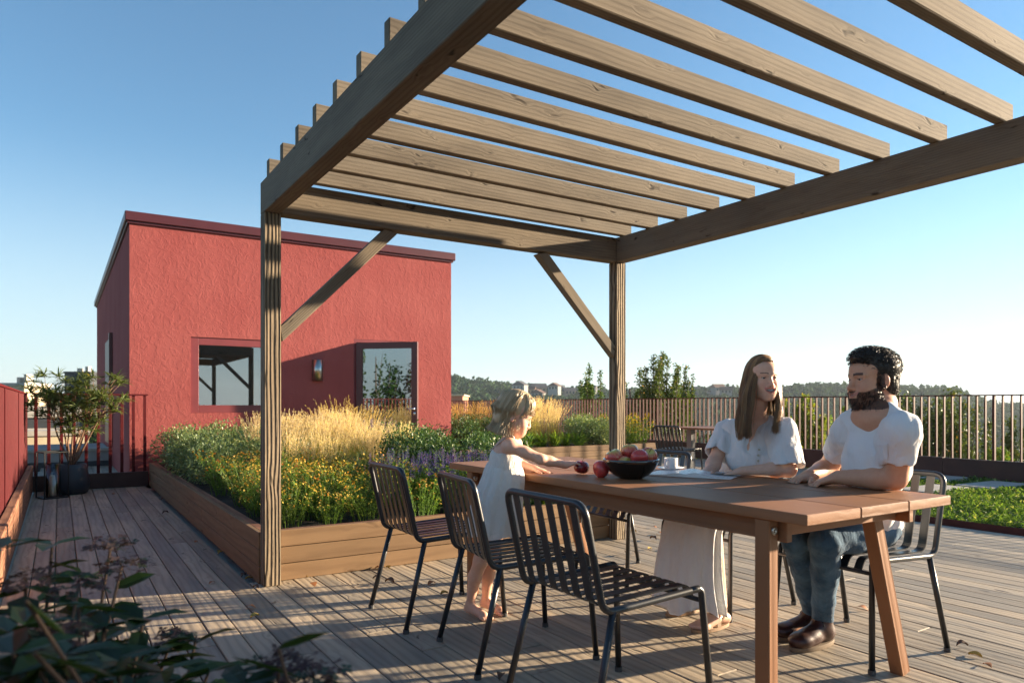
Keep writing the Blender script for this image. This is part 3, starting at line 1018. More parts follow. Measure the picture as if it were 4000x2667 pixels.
def branchy(mb, base, tips, rad, r0=.5):
    for tp in tips:
        b = np.array(base); tp = np.array(tp)
        midp = b * .5 + tp * .5 + rng.normal(0, .03, 3) * np.linalg.norm(tp - b)
        tube(mb, [tuple(b), tuple(b * .75 + midp * .25 + rng.normal(0, .01, 3)), tuple(midp), tuple(tp)], [rad, rad * .8, rad * .6, rad * .3], 6)

br_ = MB(); lf_ = MB()
crowns = []
for ci, (cxp, czp, rr_) in enumerate(((-.30, 1.28, .23), (.33, 1.27, .25), (-.02, .98, .24), (.22, 1.02, .26), (-.22, 1.05, .22), (.02, 1.2, .2), (.10, .78, .2), (.42, 1.1, .2))):
    crowns.append((v_r * cxp * 1.1 + v_f * rng.normal(0, .05) + np.array([0, 0, czp + .04]), rr_ * .92))
branchy(br_, (0, .0, .33), [c_[0] for c_ in crowns], .016)
for c_, rr_ in crowns:
    for _ in range(14):
        tp = c_ + unit(1)[0] * rr_ * np.array([1, 1, .8])
        branchy(br_, c_ * .75 + np.array([0, 0, .33]) * .25, [tp], .006)
        k_ = 20
        d_ = unit(k_); d_[:, 2] = np.abs(d_[:, 2]) * .7 + .0
        v_, f_, r_ = leaf_quads(np.repeat(tp[None], k_, 0) - d_ * .01, d_, np.array([[0, 0, 1.0]]) + rng.normal(0, .2, (k_, 3)), rng.uniform(.11, .19, k_), .017, .35)
        lf_.add(v_, f_, None, r_)
br_.build("stems", M_bark, pt, True)
lf_.build("foliage", M_narrow, pt)

# ---- fallen leaves on the deck
M_fall = [plain("dry_orange_leaf", (.30, .11, .03), rough=.7), plain("dry_yellow_leaf", (.45, .30, .06), rough=.7), plain("dry_brown_leaf", (.12, .06, .035), rough=.7)]
base_leaf = []
for mi_ in range(3):
    m = MB(); n_ = 7; vs = []
    for i in range(n_ + 1):
        s = i / n_; wd = .017 * math.sin(math.pi * min(1, s * 1.02 + .0)) ** .8
        zz = .004 + .016 * math.sin(s * 3.1) * (1 if mi_ != 1 else .5)
        for q in (-1, 0, 1): vs.append(((s - .5) * .055, q * wd, zz + (abs(q) * .010 * (1 if mi_ else -.2)) - (0 if q else .001)))
    fs = []
    for i in range(n_):
        for q in (0, 1): fs.append((3 * i + q, 3 * i + 3 + q, 3 * i + 4 + q, 3 * i + 1 + q))
    m.add(vs, fs)
    m.add([(.027, -.0008, .004), (.045, -.001, .006), (.045, .001, .006), (.027, .0008, .004)], [(0, 1, 2, 3)])
    base_leaf.append(m.build("fallen_leaf", M_fall[mi_], None, True))
fall_px = [(870, 1307), (890, 1306), (895, 1340), (991, 1342), (1020, 1365), (865, 1330), (575, 1397), (585, 1418), (560, 1325), (487, 1340), (572, 1330), (588, 1352), (1503, 1212), (1545, 1262), (1500, 1240), (1516, 1228), (1630, 1215),
           (1440, 1275), (1462, 1270), (1492, 1262), (2210, 1485), (2268, 1530), (2240, 1508), (370, 1150), (260, 1135), (412, 1152), (380, 1180), (450, 1245), (505, 1272), (1610, 1282), (720, 1345), (1455, 1222),(1150, 1560), (1980, 1400), (700, 1325)]
kinds = ["curled orange leaf", "small yellow leaf", "crumpled dark brown leaf"]
for i, (px, py) in enumerate(fall_px):
    p = G(px, py)
    ki = i % 3
    o = base_leaf[ki] if i < 3 else base_leaf[ki].copy()
    if i >= 3: COL.objects.link(o)
    o.location = (p[0], p[1], .001); o.rotation_euler = (random.uniform(-.15, .15), 0, random.uniform(0, 6.3))
    s_ = random.uniform(.8, 1.35); o.scale = (s_, s_, s_)
    tag(o, kinds[ki] + " fallen on the deck boards", "leaf", "%s fallen leaves on the deck" % ("orange", "yellow", "brown")[ki])

# ================================================================ planting
UPV = np.array([[0, 0, 1.0]])
M_shrub = leafmat("glossy_shrub_leaf", (.11, .18, .075), (.25, .33, .14), (.46, .50, .25), trans=.3, rough=.4, p3=.93)
M_shrub2 = leafmat("dark_shrub_leaf", (.03, .075, .022), (.10, .175, .05), (.27, .34, .12), trans=.2, rough=.4, p3=.93)
M_green = leafmat("fresh_green_leaf", (.07, .15, .02), (.24, .34, .06), trans=.4)
M_sage = leafmat("sage_green_leaf", (.07, .13, .05), (.20, .27, .13), trans=.3)
M_straw = leafmat("straw_plume", (.56, .45, .27), (.78, .67, .45), trans=.4, rough=.7)
M_gold = leafmat("golden_plume", (.38, .25, .09), (.58, .42, .18), trans=.35, rough=.7)
M_blade = leafmat("grass_blade", (.20, .22, .06), (.45, .40, .14), trans=.4, rough=.6)
M_petal = leafmat("yellow_orange_petal", (.60, .38, .04), (.80, .62, .14), (.68, .28, .03), trans=.25, p3=.8)
M_yel = leafmat("bright_yellow_petal", (.62, .46, .02), (.78, .62, .05), trans=.3)
M_eye = plain("flower_eye_brown", (.13, .03, .01), rough=.8)
M_blue = leafmat("blue_violet_floret", (.09, .06, .30), (.20, .13, .45), (.38, .22, .45), trans=.2)
M_pink = leafmat("pink_violet_floret", (.35, .20, .38), (.50, .32, .50), trans=.2)
M_twig = plain("brown_twig", (.09, .055, .035), rough=.9)


def shrub(name, rx, ry, h, n, leaf, mat, seed, z0=.02):
    """many small leaves over a lumpy crown, on a few twigs"""
    global rng
    rng = np.random.default_rng(seed)
    nl = 9
    lob = np.stack([rng.uniform(-.55, .55, nl) * rx, rng.uniform(-.55, .55, nl) * ry, rng.uniform(.30, .72, nl) * h], -1)
    lr = rng.uniform(.38, .55, nl)
    tw = MB()
    branchy(tw, (0, 0, z0), [tuple(c) for c in lob], .007)
    w_ = rng.integers(0, nl, n)
    d = unit(n)
    rad = rng.uniform(.62, 1.05, n) ** .6
    sc = np.stack([lr[w_] * rx, lr[w_] * ry, lr[w_] * h * .8], -1)
    p = lob[w_] + d * sc * rad[:, None]
    # ragged shoots sticking out
    k = n // 9
    sh = rng.integers(0, n, k)
    p[sh] += d[sh] * rng.uniform(.02, .07, k)[:, None] + UPV * rng.uniform(0, .05, (k, 1))
    p[:, 2] = np.maximum(p[:, 2], z0 + .01)
    dd = d + unit(n) * .9 + UPV * .35
    up = d * .6 + UPV + unit(n) * .5
    v, f, r = leaf_quads(p, dd, up, rng.uniform(.7, 1.25, n) * leaf, rng.uniform(.5, .65, n) * leaf, .15, seg=1)
    m = MB(); m.add(v, f, None, r)
    o = m.build(name, mat)
    tw.build("twigs", M_twig, o, True)
    return o


def grass(name, h, n, spread, plume_mat, seed, plume=.24, lean=.22, blades=90):
    global rng
    rng = np.random.default_rng(seed)
    m = MB(); pm = MB()
    def blade(nb, L, wd, ln):
        az = rng.uniform(0, 6.283, nb); base = np.stack([np.cos(az), np.sin(az)], -1) * rng.uniform(0, .06, (nb, 1))
        out = np.stack([np.cos(az + rng.normal(0, .5, nb)), np.sin(az + rng.normal(0, .5, nb))], -1)
        Ls = L * rng.uniform(.75, 1.08, nb); le = ln * rng.uniform(.15, 1.3, nb)
        K = 5; pts = []
        for i in range(K):
            s = i / (K - 1)
            q = np.zeros((nb, 3)); q[:, :2] = base + out * (le * Ls * s ** 1.8)[:, None]; q[:, 2] = Ls * (s - .12 * le * s * s)
            pts.append(q)
        wv_ = np.stack([-np.sin(az * 3), np.cos(az * 3), np.zeros(nb)], -1)
        vs = []
        for i, q in enumerate(pts):
            ww = wd * (1 - .8 * i / (K - 1))
            vs += [q - wv_ * ww / 2, q + wv_ * ww / 2]
        vs = np.stack(vs, 1)
        k = np.arange(nb)[:, None] * (2 * K)
        fs = np.concatenate([k + np.array([[2 * i, 2 * i + 1, 2 * i + 3, 2 * i + 2]]) for i in range(K - 1)], 0)
        m.add(vs.reshape(-1, 3), fs, None, np.repeat(rng.random(nb), 2 * K))
        return pts[-2], pts[-1]
    blade(blades, h * .62, .006, lean * 1.6)
    a, b = blade(n, h, .0026, lean)
    dr = (b - a) / np.linalg.norm(b - a, axis=1, keepdims=True)
    for i in range(n):
        K = 26
        s = np.sort(rng.uniform(0, 1, K))
        base = b[i] + dr[i] * ((s - .55) * plume)[:, None]
        env = np.sin(np.clip(s, .02, .98) * np.pi) ** .6 * .010 + .002
        d = unit(K) * .32 + dr[i] * 1.0
        v, f, r = leaf_quads(base + unit(K) * env[:, None] * .35, d, unit(K), rng.uniform(.02, .034, K), rng.uniform(.004, .007, K), .1, seg=1, r=rng.random(K) * .6 + rng.random() * .4)
        pm.add(v, f, None, r)
    o = m.build(name, M_blade)
    pm.build("plumes", plume_mat, o)
    return o


def stems_leaves(m, n, h, spread, leaf, wl, lean=.35, per=14, up0=.15, hmin=.7):
    """upright leafy stems; returns their tips"""
    tips = []
    for i in range(n):
        a = rng.uniform(0, 6.283); r0 = spread * .4 * rng.random() ** .5
        b = np.array([math.cos(a) * r0, math.sin(a) * r0, 0])
        hh = h * rng.uniform(hmin, 1.05)
        o = np.array([math.cos(a), math.sin(a), 0]) * spread * rng.uniform(.1, .65)
        t_ = b + o + np.array([0, 0, hh])
        mid = (b + t_) / 2 + np.array([0, 0, .06 * hh]) - o * .12
        tube(m, [tuple(b), tuple(mid), tuple(t_)], [.0025, .002, .0014], 4, r=.3)
        s = rng.uniform(up0, .95, per)
        P = (b * ((1 - s) ** 2)[:, None] + 2 * mid * (s * (1 - s))[:, None] + t_ * (s ** 2)[:, None])
        d = unit(per); d[:, 2] = np.abs(d[:, 2]) * .7 + .25
        v, f, r = leaf_quads(P, d, UPV + unit(per) * .3, leaf * rng.uniform(.6, 1.2, per), wl, .3, seg=1)
        m.add(v, f, None, r)
        tips.append(t_)
    return np.array(tips)


def flower_heads(fm, em, P, nrm, rad, npet=7):
    n = len(P)
    nrm = nrm / np.linalg.norm(nrm, axis=1, keepdims=True)
    t1 = np.cross(nrm, unit(n)); t1 /= np.linalg.norm(t1, axis=1, keepdims=True)
    t2 = np.cross(nrm, t1)
    rr = rng.random(n)
    for k in range(npet):
        a = 2 * math.pi * k / npet
        d = t1 * math.cos(a) + t2 * math.sin(a) + nrm * rng.uniform(-.15, .3, (n, 1))
        v, f, r = leaf_quads(P, d, nrm, rad * rng.uniform(.85, 1.1, n), rad * .72, .05, seg=1, r=rr)
        fm.add(v, f, None, r)
    if em is not None:
        q = nrm * rad * .12
        for s_ in (0,):
            vs = np.stack([P + q + (t1 * math.cos(a) + t2 * math.sin(a)) * rad * .27 for a in np.linspace(0, 6.283, 6, endpoint=False)] + [P + q * 2.2], 1)
            k = np.arange(n)[:, None] * 7
            fs = np.concatenate([k + np.array([[i, (i + 1) % 6, 6]]) for i in range(6)], 0)
            fm.add(vs.reshape(-1, 3), fs, None, 0, 1)


def coreopsis(seed, h=.42, nst=44, flower=.0108, mat=None, eyes=True, nfl=3):
    global rng
    rng = np.random.default_rng(seed)
    m = MB(); tips = stems_leaves(m, nst, h, .34, .06, .008, per=18, hmin=.42)
    fm = MB(); em = MB()
    for k in range(nfl):
        P = tips + unit(len(tips)) * np.array([[.04, .04, .035]]) * (k > 0)
        if k:
            for a_, b_ in zip(tips[::2], P[::2]): tube(m, [tuple(a_ - np.array([0, 0, .05])), tuple(b_)], [.0012, .001], 3, r=.4)
        N = UPV * 1.0 + unit(len(P)) * .6 + np.array([[.5, -.5, 0]])
        flower_heads(fm, em if eyes else None, P, N, flower)
    o = m.build("flowering_plant", M_green)
    fm.build("flowers", [mat or M_petal, M_eye], o)
    return o


def salvia(seed, mat, h=.36, nsp=16, leaf=.07):
    global rng
    rng = np.random.default_rng(seed)
    m = MB(); tips = stems_leaves(m, nsp, h, .2, leaf, .018, per=14, up0=.05)
    sm = MB()
    for tp in tips:
        K = 60
        s = rng.uniform(0, 1, K); L = rng.uniform(.07, .13)
        P = tp[None] + np.stack([np.zeros(K), np.zeros(K), (s - .25) * L], -1)
        a = rng.uniform(0, 6.283, K)
        d = np.stack([np.cos(a), np.sin(a), rng.uniform(.0, .7, K)], -1)
        P = P + d * .003
        v, f, r = leaf_quads(P, d, UPV + unit(K) * .4, .0145 * (1.15 - s * .75), .009, .1, seg=1)
        sm.add(v, f, None, r)
        tube(m, [tuple(tp), tuple(tp + np.array([0, 0, L * .75]))], .0015, 4)
    o = m.build("salvia_plant", M_green if mat is M_blue else M_sage)
    sm.build("flower_spikes", mat, o)
    return o


def rosette(seed, mat, h=.3, n=80, leaf=.26, wl=.022):
    global rng
    rng = np.random.default_rng(seed)
    a = rng.uniform(0, 6.283, n)
    b = np.stack([np.cos(a) * .03, np.sin(a) * .03, np.zeros(n)], -1)
    el = rng.uniform(.5, 1.5, n)
    d = np.stack([np.cos(a) * np.cos(el), np.sin(a) * np.cos(el), np.sin(el)], -1)
    v, f, r = leaf_quads(b + UPV * rng.uniform(0, h * .4, (n, 1)), d, UPV + unit(n) * .1, leaf * rng.uniform(.6, 1.1, n), wl, .35)
    m = MB(); m.add(v, f, None, r)
    return m.build("leafy_plant", mat)


SOIL = .265
protos = {}
used = set()
def put(key, maker, x, y, s, label, cat, group, rz=None, z=SOIL):
    if key not in protos: protos[key] = maker()
    first = key not in used
    used.add(key)
    o = protos[key] if first else copy_tree(protos[key])
    o.location = (x, y, z); o.rotation_euler = (0, 0, random.uniform(0, 6.28) if rz is None else rz)
    o.scale = (s, s, s * random.uniform(.93, 1.07))
    return tag(o, label, cat, group)


def scatter(x0, x1, y0, y1, step, jit=.35):
    out = []
    nx = max(1, int(round((x1 - x0) / step))); ny = max(1, int(round((y1 - y0) / step)))
    for i in range(nx):
        for j in range(ny):
            out.append((x0 + (i + .5 + random.uniform(-jit, jit)) * (x1 - x0) / nx, y0 + (j + .5 + random.uniform(-jit, jit)) * (y1 - y0) / ny))
    return out


random.seed(21)
# hedge of small leaved shrubs along the left part of the bed
for i, (x, y) in enumerate(scatter(1.12, 2.15, 7.2, 10.65, .52, .2)):
    hh = .36 + .13 * min(1, (y - 7.0) / 2)
    k = i % 3
    put("shrub%d" % k, lambda k=k: shrub("shrub", .36, .36, .50, 2600, .034, M_shrub, 100 + k), x, y, hh / .46, "light green small leaved shrub in the hedge at the left end of the long bed", "shrub", "light green hedge shrubs")
for i, (x, y) in enumerate(scatter(2.2, 3.7, 9.9, 10.7, .5, .2)[:3]):
    put("shrub%d" % (i % 3), None, x, y, .95, "light green small leaved shrub in the hedge at the left end of the long bed", "shrub", "light green hedge shrubs")
# darker shrubs at the right end
for i, (x, y) in enumerate([(3.35, 6.6), (3.5, 7.2), (3.0, 6.9), (3.55, 6.05), (3.2, 6.15), (3.6, 7.8), (3.45, 5.55), (2.9, 6.4), (3.65, 8.4)]):
    k = i % 2
    put("dshrub%d" % k, lambda k=k: shrub("shrub", .36, .36, .54, 2600, .032, M_shrub2, 120 + k), x, y, .98 + .05 * (i % 3), "dark green shrub at the right end of the long bed behind the table", "shrub", "dark green shrubs of the long bed")
# plumed grasses in the middle
for i, (x, y) in enumerate(scatter(1.75, 3.2, 6.5, 9.9, .40, .3)):
    if x < 2.1 and y > 8.3: continue
    k = i % 3
    put("grass%d" % k, lambda k=k: grass("ornamental_grass", .66, 64, .3, M_straw, 140 + k), x, y, random.uniform(.84, .99) - (.12 if y < 7.2 else 0), "pale straw coloured feather grass clump in the middle of the long bed", "grass clump", "pale feather grass clumps")
for i, (x, y) in enumerate([(3.35, 9.7), (3.6, 9.4), (3.7, 10.1), (3.45, 10.35), (3.2, 9.2)]):
    put("ggrass%d" % (i % 2), lambda k=i % 2: grass("ornamental_grass", .66, 40, .3, M_gold, 150 + k, lean=.45), x, y, 1.12, "golden feather grass clump in front of the glazed door", "grass clump", "golden grass clumps by the door")
# yellow and orange flowers in front
for i, (x, y) in enumerate(scatter(1.2, 2.42, 4.68, 7.05, .31, .3)):
    if x > 1.95 and y < 5.0 and i % 2: continue
    k = i % 4
    hz_ = .84 + .10 * math.sin(i * 2.1) - (.16 if y < 4.95 else 0)
    put("core%d" % k, lambda k=k: coreopsis(160 + k), x, y, hz_, "bushy orange yellow daisy plant in the front corner of the long bed", "flower plant", "orange yellow daisy plants")
for i, (x, y) in enumerate([(2.95, 8.9), (3.2, 8.6), (3.45, 8.95), (3.0, 8.4), (3.4, 8.3)]):
    put("ycore%d" % (i % 2), lambda k=i % 2: coreopsis(170 + k, mat=M_yel, eyes=False, h=.5, flower=.012), x, y, 1.0, "bright yellow flowering plant among the grasses near the door", "flower plant", "bright yellow plants near the door")
# blue and violet spikes
for i, (x, y) in enumerate(scatter(2.3, 3.55, 4.7, 5.9, .27, .3)):
    k = i % 3
    if i % 7 == 3: put("psal", lambda: salvia(185, M_pink), x, y, 1.0, "pale pink flowered salvia between the blue ones behind the chairs", "salvia", "pink salvias")
    else: put("sal%d" % k, lambda k=k: salvia(180 + k, M_blue), x, y, random.uniform(.9, 1.15), "blue violet salvia with upright spikes behind the left chairs", "salvia", "blue salvias")
for i, (x, y) in enumerate([(3.62, 8.75), (3.7, 9.0), (3.55, 9.1)]):
    put("psal", None, x, y, 1.45, "tall lilac salvia by the foot of the glazed door", "salvia", "lilac salvias by the door")
for i, (x, y) in enumerate(scatter(2.35, 3.1, 6.0, 7.9, .36, .3)):
    put("sage%d" % (i % 2), lambda k=i % 2: rosette(190 + k, M_sage, .35, 130, .20, .028), x, y, 1.15, "silvery green leafy plant between the grasses and the dark shrubs", "leafy plant", "silvery green leafy plants")
for i, (x, y) in enumerate(scatter(3.0, 3.75, 4.62, 5.0, .25, .3)):
    put("low%d" % (i % 2), lambda k=i % 2: rosette(195 + k, M_green, .2, 90, .14, .02), x, y, 1.0, "low bright green leafy plant at the front edge of the bed under the table", "leafy plant", "low green plants at the bed edge")
# the far bed
for i, (x, y) in enumerate([(6.25, 11.1), (6.7, 11.3), (6.45, 11.7), (7.0, 11.0), (7.15, 11.5), (6.1, 11.6)]):
    put("dshrub%d" % (i % 2), None, x, y, 1.15, "rounded dark green shrub at the left end of the far bed", "shrub", "left shrubs of the far bed")
for i, (x, y) in enumerate([(8.75, 11.1), (9.15, 11.05), (9.5, 11.2), (9.0, 11.5), (9.35, 11.6)]):
    put("shrub%d" % (i % 3), None, x, y, 1.12, "rounded green shrub in the far bed just left of the back post", "shrub", "right shrubs of the far bed")
for i, (x, y) in enumerate(scatter(5.95, 8.0, 12.1, 13.1, .42, .3)):
    put("ggrass%d" % (i % 2), None, x, y, 1.12, "golden grass clump in the row along the back of the far bed", "grass clump", "golden grasses of the far bed")
for i, (x, y) in enumerate([(8.1, 11.5), (8.45, 11.7), (8.75, 12.0), (8.3, 12.1), (8.0, 12.0), (7.75, 11.7), (8.6, 12.5)]):
    put("grass%d" % (i % 3), lambda k=i % 3: None, x, y, 1.2, "tall yellowish grass clump in the middle of the far bed", "grass clump", "yellowish grasses of the far bed")
for i, x in enumerate([7.35, 7.7, 8.0, 8.3, 8.55]):
    put("lily%d" % (i % 2), lambda k=i % 2: rosette(198 + k, M_green, .3, 110, .26, .03), x, 10.95 + .05 * (i % 2), 1.0, "bright green strap leaved plant at the front of the far bed", "leafy plant", "strap leaved plants of the far bed")
for i, (x, y) in enumerate([(9.9, 11.0), (10.2, 11.0), (10.0, 11.4), (10.3, 11.5), (9.75, 11.5), (10.3, 12.0), (9.9, 12.1)]):
    put("ycore%d" % (i % 2), None, x, y, 1.25, "bright yellow goldenrod like plant at the right end of the far bed", "flower plant", "yellow plants of the far bed")

# ---- lawn of ground cover with its steel edging and stepping slabs
rng = np.random.default_rng(5)
sheet("lawn_soil", LAWNX + .012, 11.06, TY0 + .25, LAWNY + .02, .012, M_soil, th=.05)
m = MB(); box(m, (LAWNX - .004, TY0 + .3, -.02), (LAWNX + .004, LAWNY, .045), .001, 1); box(m, (LAWNX - .004, LAWNY, -.02), (11.08, LAWNY + .008, .045), .001, 0)
m.build("edging", M_rail, None, label="thin dark red steel edging strip round the green ground cover", cat="edging")
slabs = [(9.2, 4.62, .95, .42), (10.3, 4.4, .95, .45), (9.6, 3.6, .9, .5), (10.45, 3.3, .9, .5)]
for i, (x, y, wx, wy) in enumerate(slabs[:2] + [(10.7, 5.2, .6, .4)]):
    m = MB(); box(m, (-wx / 2, -wy / 2, 0), (wx / 2, wy / 2, .05), .008)
    o = m.build("stepping_slab", M_conc, None); o.location = (x, y, .014); o.rotation_euler = (0, 0, random.uniform(-.1, .1))
    tag(o, "flat pale grey stepping slab set in the green ground cover", "slab", "grey stepping slabs")
M_cover = leafmat("ground_cover_leaf", (.05, .12, .02), (.16, .26, .045), (.42, .46, .14), trans=.35, p3=.92)
n = 52000
P = np.stack([rng.uniform(LAWNX + .03, 11.05, n), LAWNY - .04 - rng.random(n) ** .8 * 4.6, np.full(n, .012)], -1)
keep = np.ones(n, bool)
for (x, y, wx, wy) in slabs[:2] + [(10.7, 5.2, .6, .4)]:
    keep &= ~((np.abs(P[:, 0] - x) < wx / 2 + .02) & (np.abs(P[:, 1] - y) < wy / 2 + .02))
bare = np.sin(P[:, 0] * 3.1) * np.cos(P[:, 1] * 2.3 + 1) + rng.normal(0, .35, n) < 1.0
P = P[keep & bare]; n = len(P)
P[:, 2] += rng.random(n) ** 1.5 * (.045 + .025 * np.sin(P[:, 0] * 5) * np.sin(P[:, 1] * 6))
d = unit(n); d[:, 2] = np.abs(d[:, 2]) * .8 + .15
v, f, r = leaf_quads(P, d, UPV + unit(n) * .3, rng.uniform(.035, .06, n), rng.uniform(.015, .026, n), .2, seg=1)
m = MB(); m.add(v, f, None, r); m.build("ground_cover", M_cover, None, kind='stuff')

# unseen hedge added beyond the right edge to block sun from the near corner
hroot = empty("shade_hedge", (7.4, -1.7, 0), 0, "unseen dense green hedge added outside the right edge to shade the near corner", "hedge")
rng = np.random.default_rng(9)
n = 9000
P = np.stack([rng.uniform(-.35, .35, n), rng.uniform(-1.5, 1.35, n), .15 + 2.45 * rng.random(n) ** .8], -1) + rng.normal(0, .05, (n, 3))
v, f, r = leaf_quads(P, unit(n), unit(n), rng.uniform(.07, .12, n), .06, .2, seg=1)
m = MB(); m.add(v, f, None, r); m.build("foliage", M_shrub2, hroot)
m = MB()
for q in range(7): tube(m, [(0, -1.3 + q * .42, 0), (random.uniform(-.1, .1), -1.3 + q * .42, 1.2), (random.uniform(-.2, .2), -1.3 + q * .42, 2.3)], [.03, .025, .01], 6)
m.build("stems", M_twig, hroot, True)

# ---- the dark shrub close to the camera, in its own trough
rng = np.random.default_rng(77); random.seed(77)
fg = empty("foreground_shrub", (.05, 1.42, 0), R(-33), "dark blurred shrub with big leaves and faded flower heads in the near corner", "plant")
m = MB(); 
for lo, hi in (((-.75, -.22, 0), (.75, -.19, .42)), ((-.75, .19, 0), (.75, .22, .42)), ((-.75, -.19, 0), (-.72, .19, .42)), ((.72, -.19, 0), (.75, .19, .42))): box(m, lo, hi, .004, 0)
tr = m.build("trough", M_plant, fg)
m = MB(); box(m, (-.719, -.189, .3), (.719, .189, .38), .01); m.build("soil", M_soil, tr)
M_hyd = leafmat("dark_big_leaf", (.010, .032, .008), (.03, .065, .014), trans=.25, rough=.45)
M_dryfl = leafmat("faded_floret", (.07, .035, .035), (.13, .09, .075), (.05, .075, .05), trans=.15, rough=.8, p3=.7)
st = MB(); lv = MB(); fh = MB()
inv = Matrix.Rotation(R(33), 3, 'Z')
def loc(px, py, d):
    p = J(px, py, d) - np.array([.05, 1.42, 0])
    return np.array(inv @ Vector(p))
def hleaf(p, az, L, pitch=.2, wd=.5):
    d = np.array([[math.cos(az), math.sin(az), pitch]])
    v_, f_, r_ = leaf_quads(p[None], d, UPV + rng.normal(0, .25, (1, 3)), L, L * wd, .25)
    lv.add(v_, f_, None, r_)
heads = [(120, 1250, 1.5, 0), (255, 1250, 1.5, 1), (280, 1300, 1.45, 1), (60, 1330, 1.3, 1), (180, 1350, 1.3, 1), (20, 1450, 1.05, 0), (395, 1468, 1.45, 1), (450, 1470, 1.45, 0), (330, 1500, 1.4, 0), (120, 1475, 1.1, 1),
         (640, 1520, 1.1, 1), (720, 1545, 1.05, 1), (560, 1570, 1.1, 0), (240, 1440, 1.3, 0), (330, 1420, 1.35, 0), (200, 1530, 1.1, 0), (90, 1400, 1.2, 0), (420, 1560, 1.3, 0), (0, 1260, 1.3, 0), (300, 1570, 1.2, 1), (480, 1540, 1.35, 0),
         (30, 1500, .95, 0), (90, 1540, .95, 0), (150, 1500, 1.0, 0), (0, 1560, .9, 0), (210, 1560, 1.0, 0), (60, 1440, 1.1, 0), (270, 1520, 1.1, 0), (140, 1450, 1.15, 1), (370, 1540, 1.2, 0)]
for (px, py, d, fl) in heads:
    tp = loc(px, py, d)
    bs = np.array([np.clip(tp[0] * .8 + rng.normal(0, .04), -.6, .6), rng.uniform(-.1, .1), .37])
    md = (bs + tp) / 2 + rng.normal(0, .02, 3)
    tube(st, [tuple(bs), tuple(md), tuple(tp)], [.0045, .0038, .0028], 6)
    for k in range(rng.integers(6, 10)):
        s = rng.uniform(.55, .98)
        q = bs * (1 - s) + tp * s
        hleaf(q, rng.uniform(0, 6.28), rng.uniform(.06, .10), rng.uniform(-.1, .5))
    if fl:
        K = 48
        a = rng.uniform(0, 6.283, K); rr_ = .05 * np.sqrt(rng.random(K))
        P = tp[None] + np.stack([np.cos(a) * rr_, np.sin(a) * rr_, .012 - rr_ * .3 + rng.normal(0, .006, K)], -1)
        flower_heads(fh, None, P, UPV + unit(K) * .5, .012, 4)
    else:
        for k in range(3): hleaf(tp, k * 2.1 + rng.random(), rng.uniform(.07, .11), .3)
# one long leaf reaching in from the right, very near the lens
for (px, py, px2, py2, d, L) in ((640, 1490, 740, 1445, .95, .10), (700, 1560, 560, 1500, 1.0, .09), (80, 1500, 250, 1530, .8, .14), (60, 1380, 150, 1440, .85, .12), (180, 1395, 285, 1392, 1.2, .1)):
    a_ = loc(px, py, d); b_ = loc(px2, py2, d)
    v_, f_, r_ = leaf_quads(a_[None], (b_ - a_)[None], np.array([[0, .5, 1.0]]), np.linalg.norm(b_ - a_) * 1.15, L * .4, .1)
    lv.add(v_, f_, None, r_)
    tube(st, [(float(np.clip(a_[0], -.6, .6)), 0, .37), tuple(a_)], [.004, .0025], 6)
st.build("stems", M_twig, fg, True); lv.build("foliage", M_hyd, fg); fh.build("flower_heads", [M_dryfl, M_eye], fg)

# ================================================================ beyond the railing
M_birch = leafmat("birch_leaf", (.03, .07, .015), (.10, .16, .035), (.42, .30, .03), trans=.3, p3=.96, spec=.15)
M_vine = leafmat("yellow_green_leaf", (.07, .13, .015), (.22, .28, .04), (.42, .34, .04), trans=.4, p3=.93)
M_bush = leafmat("olive_bush_leaf", (.03, .06, .014), (.10, .13, .035), (.40, .20, .03), trans=.3, p3=.975, spec=.15)
M_dgreen = leafmat("deep_green_leaf", (.015, .045, .012), (.04, .09, .02), trans=.2)
M_trunk = plain("tree_bark_grey", (.11, .085, .06), rough=.95, nscale=6, namt=.4)
GZ = -9.0


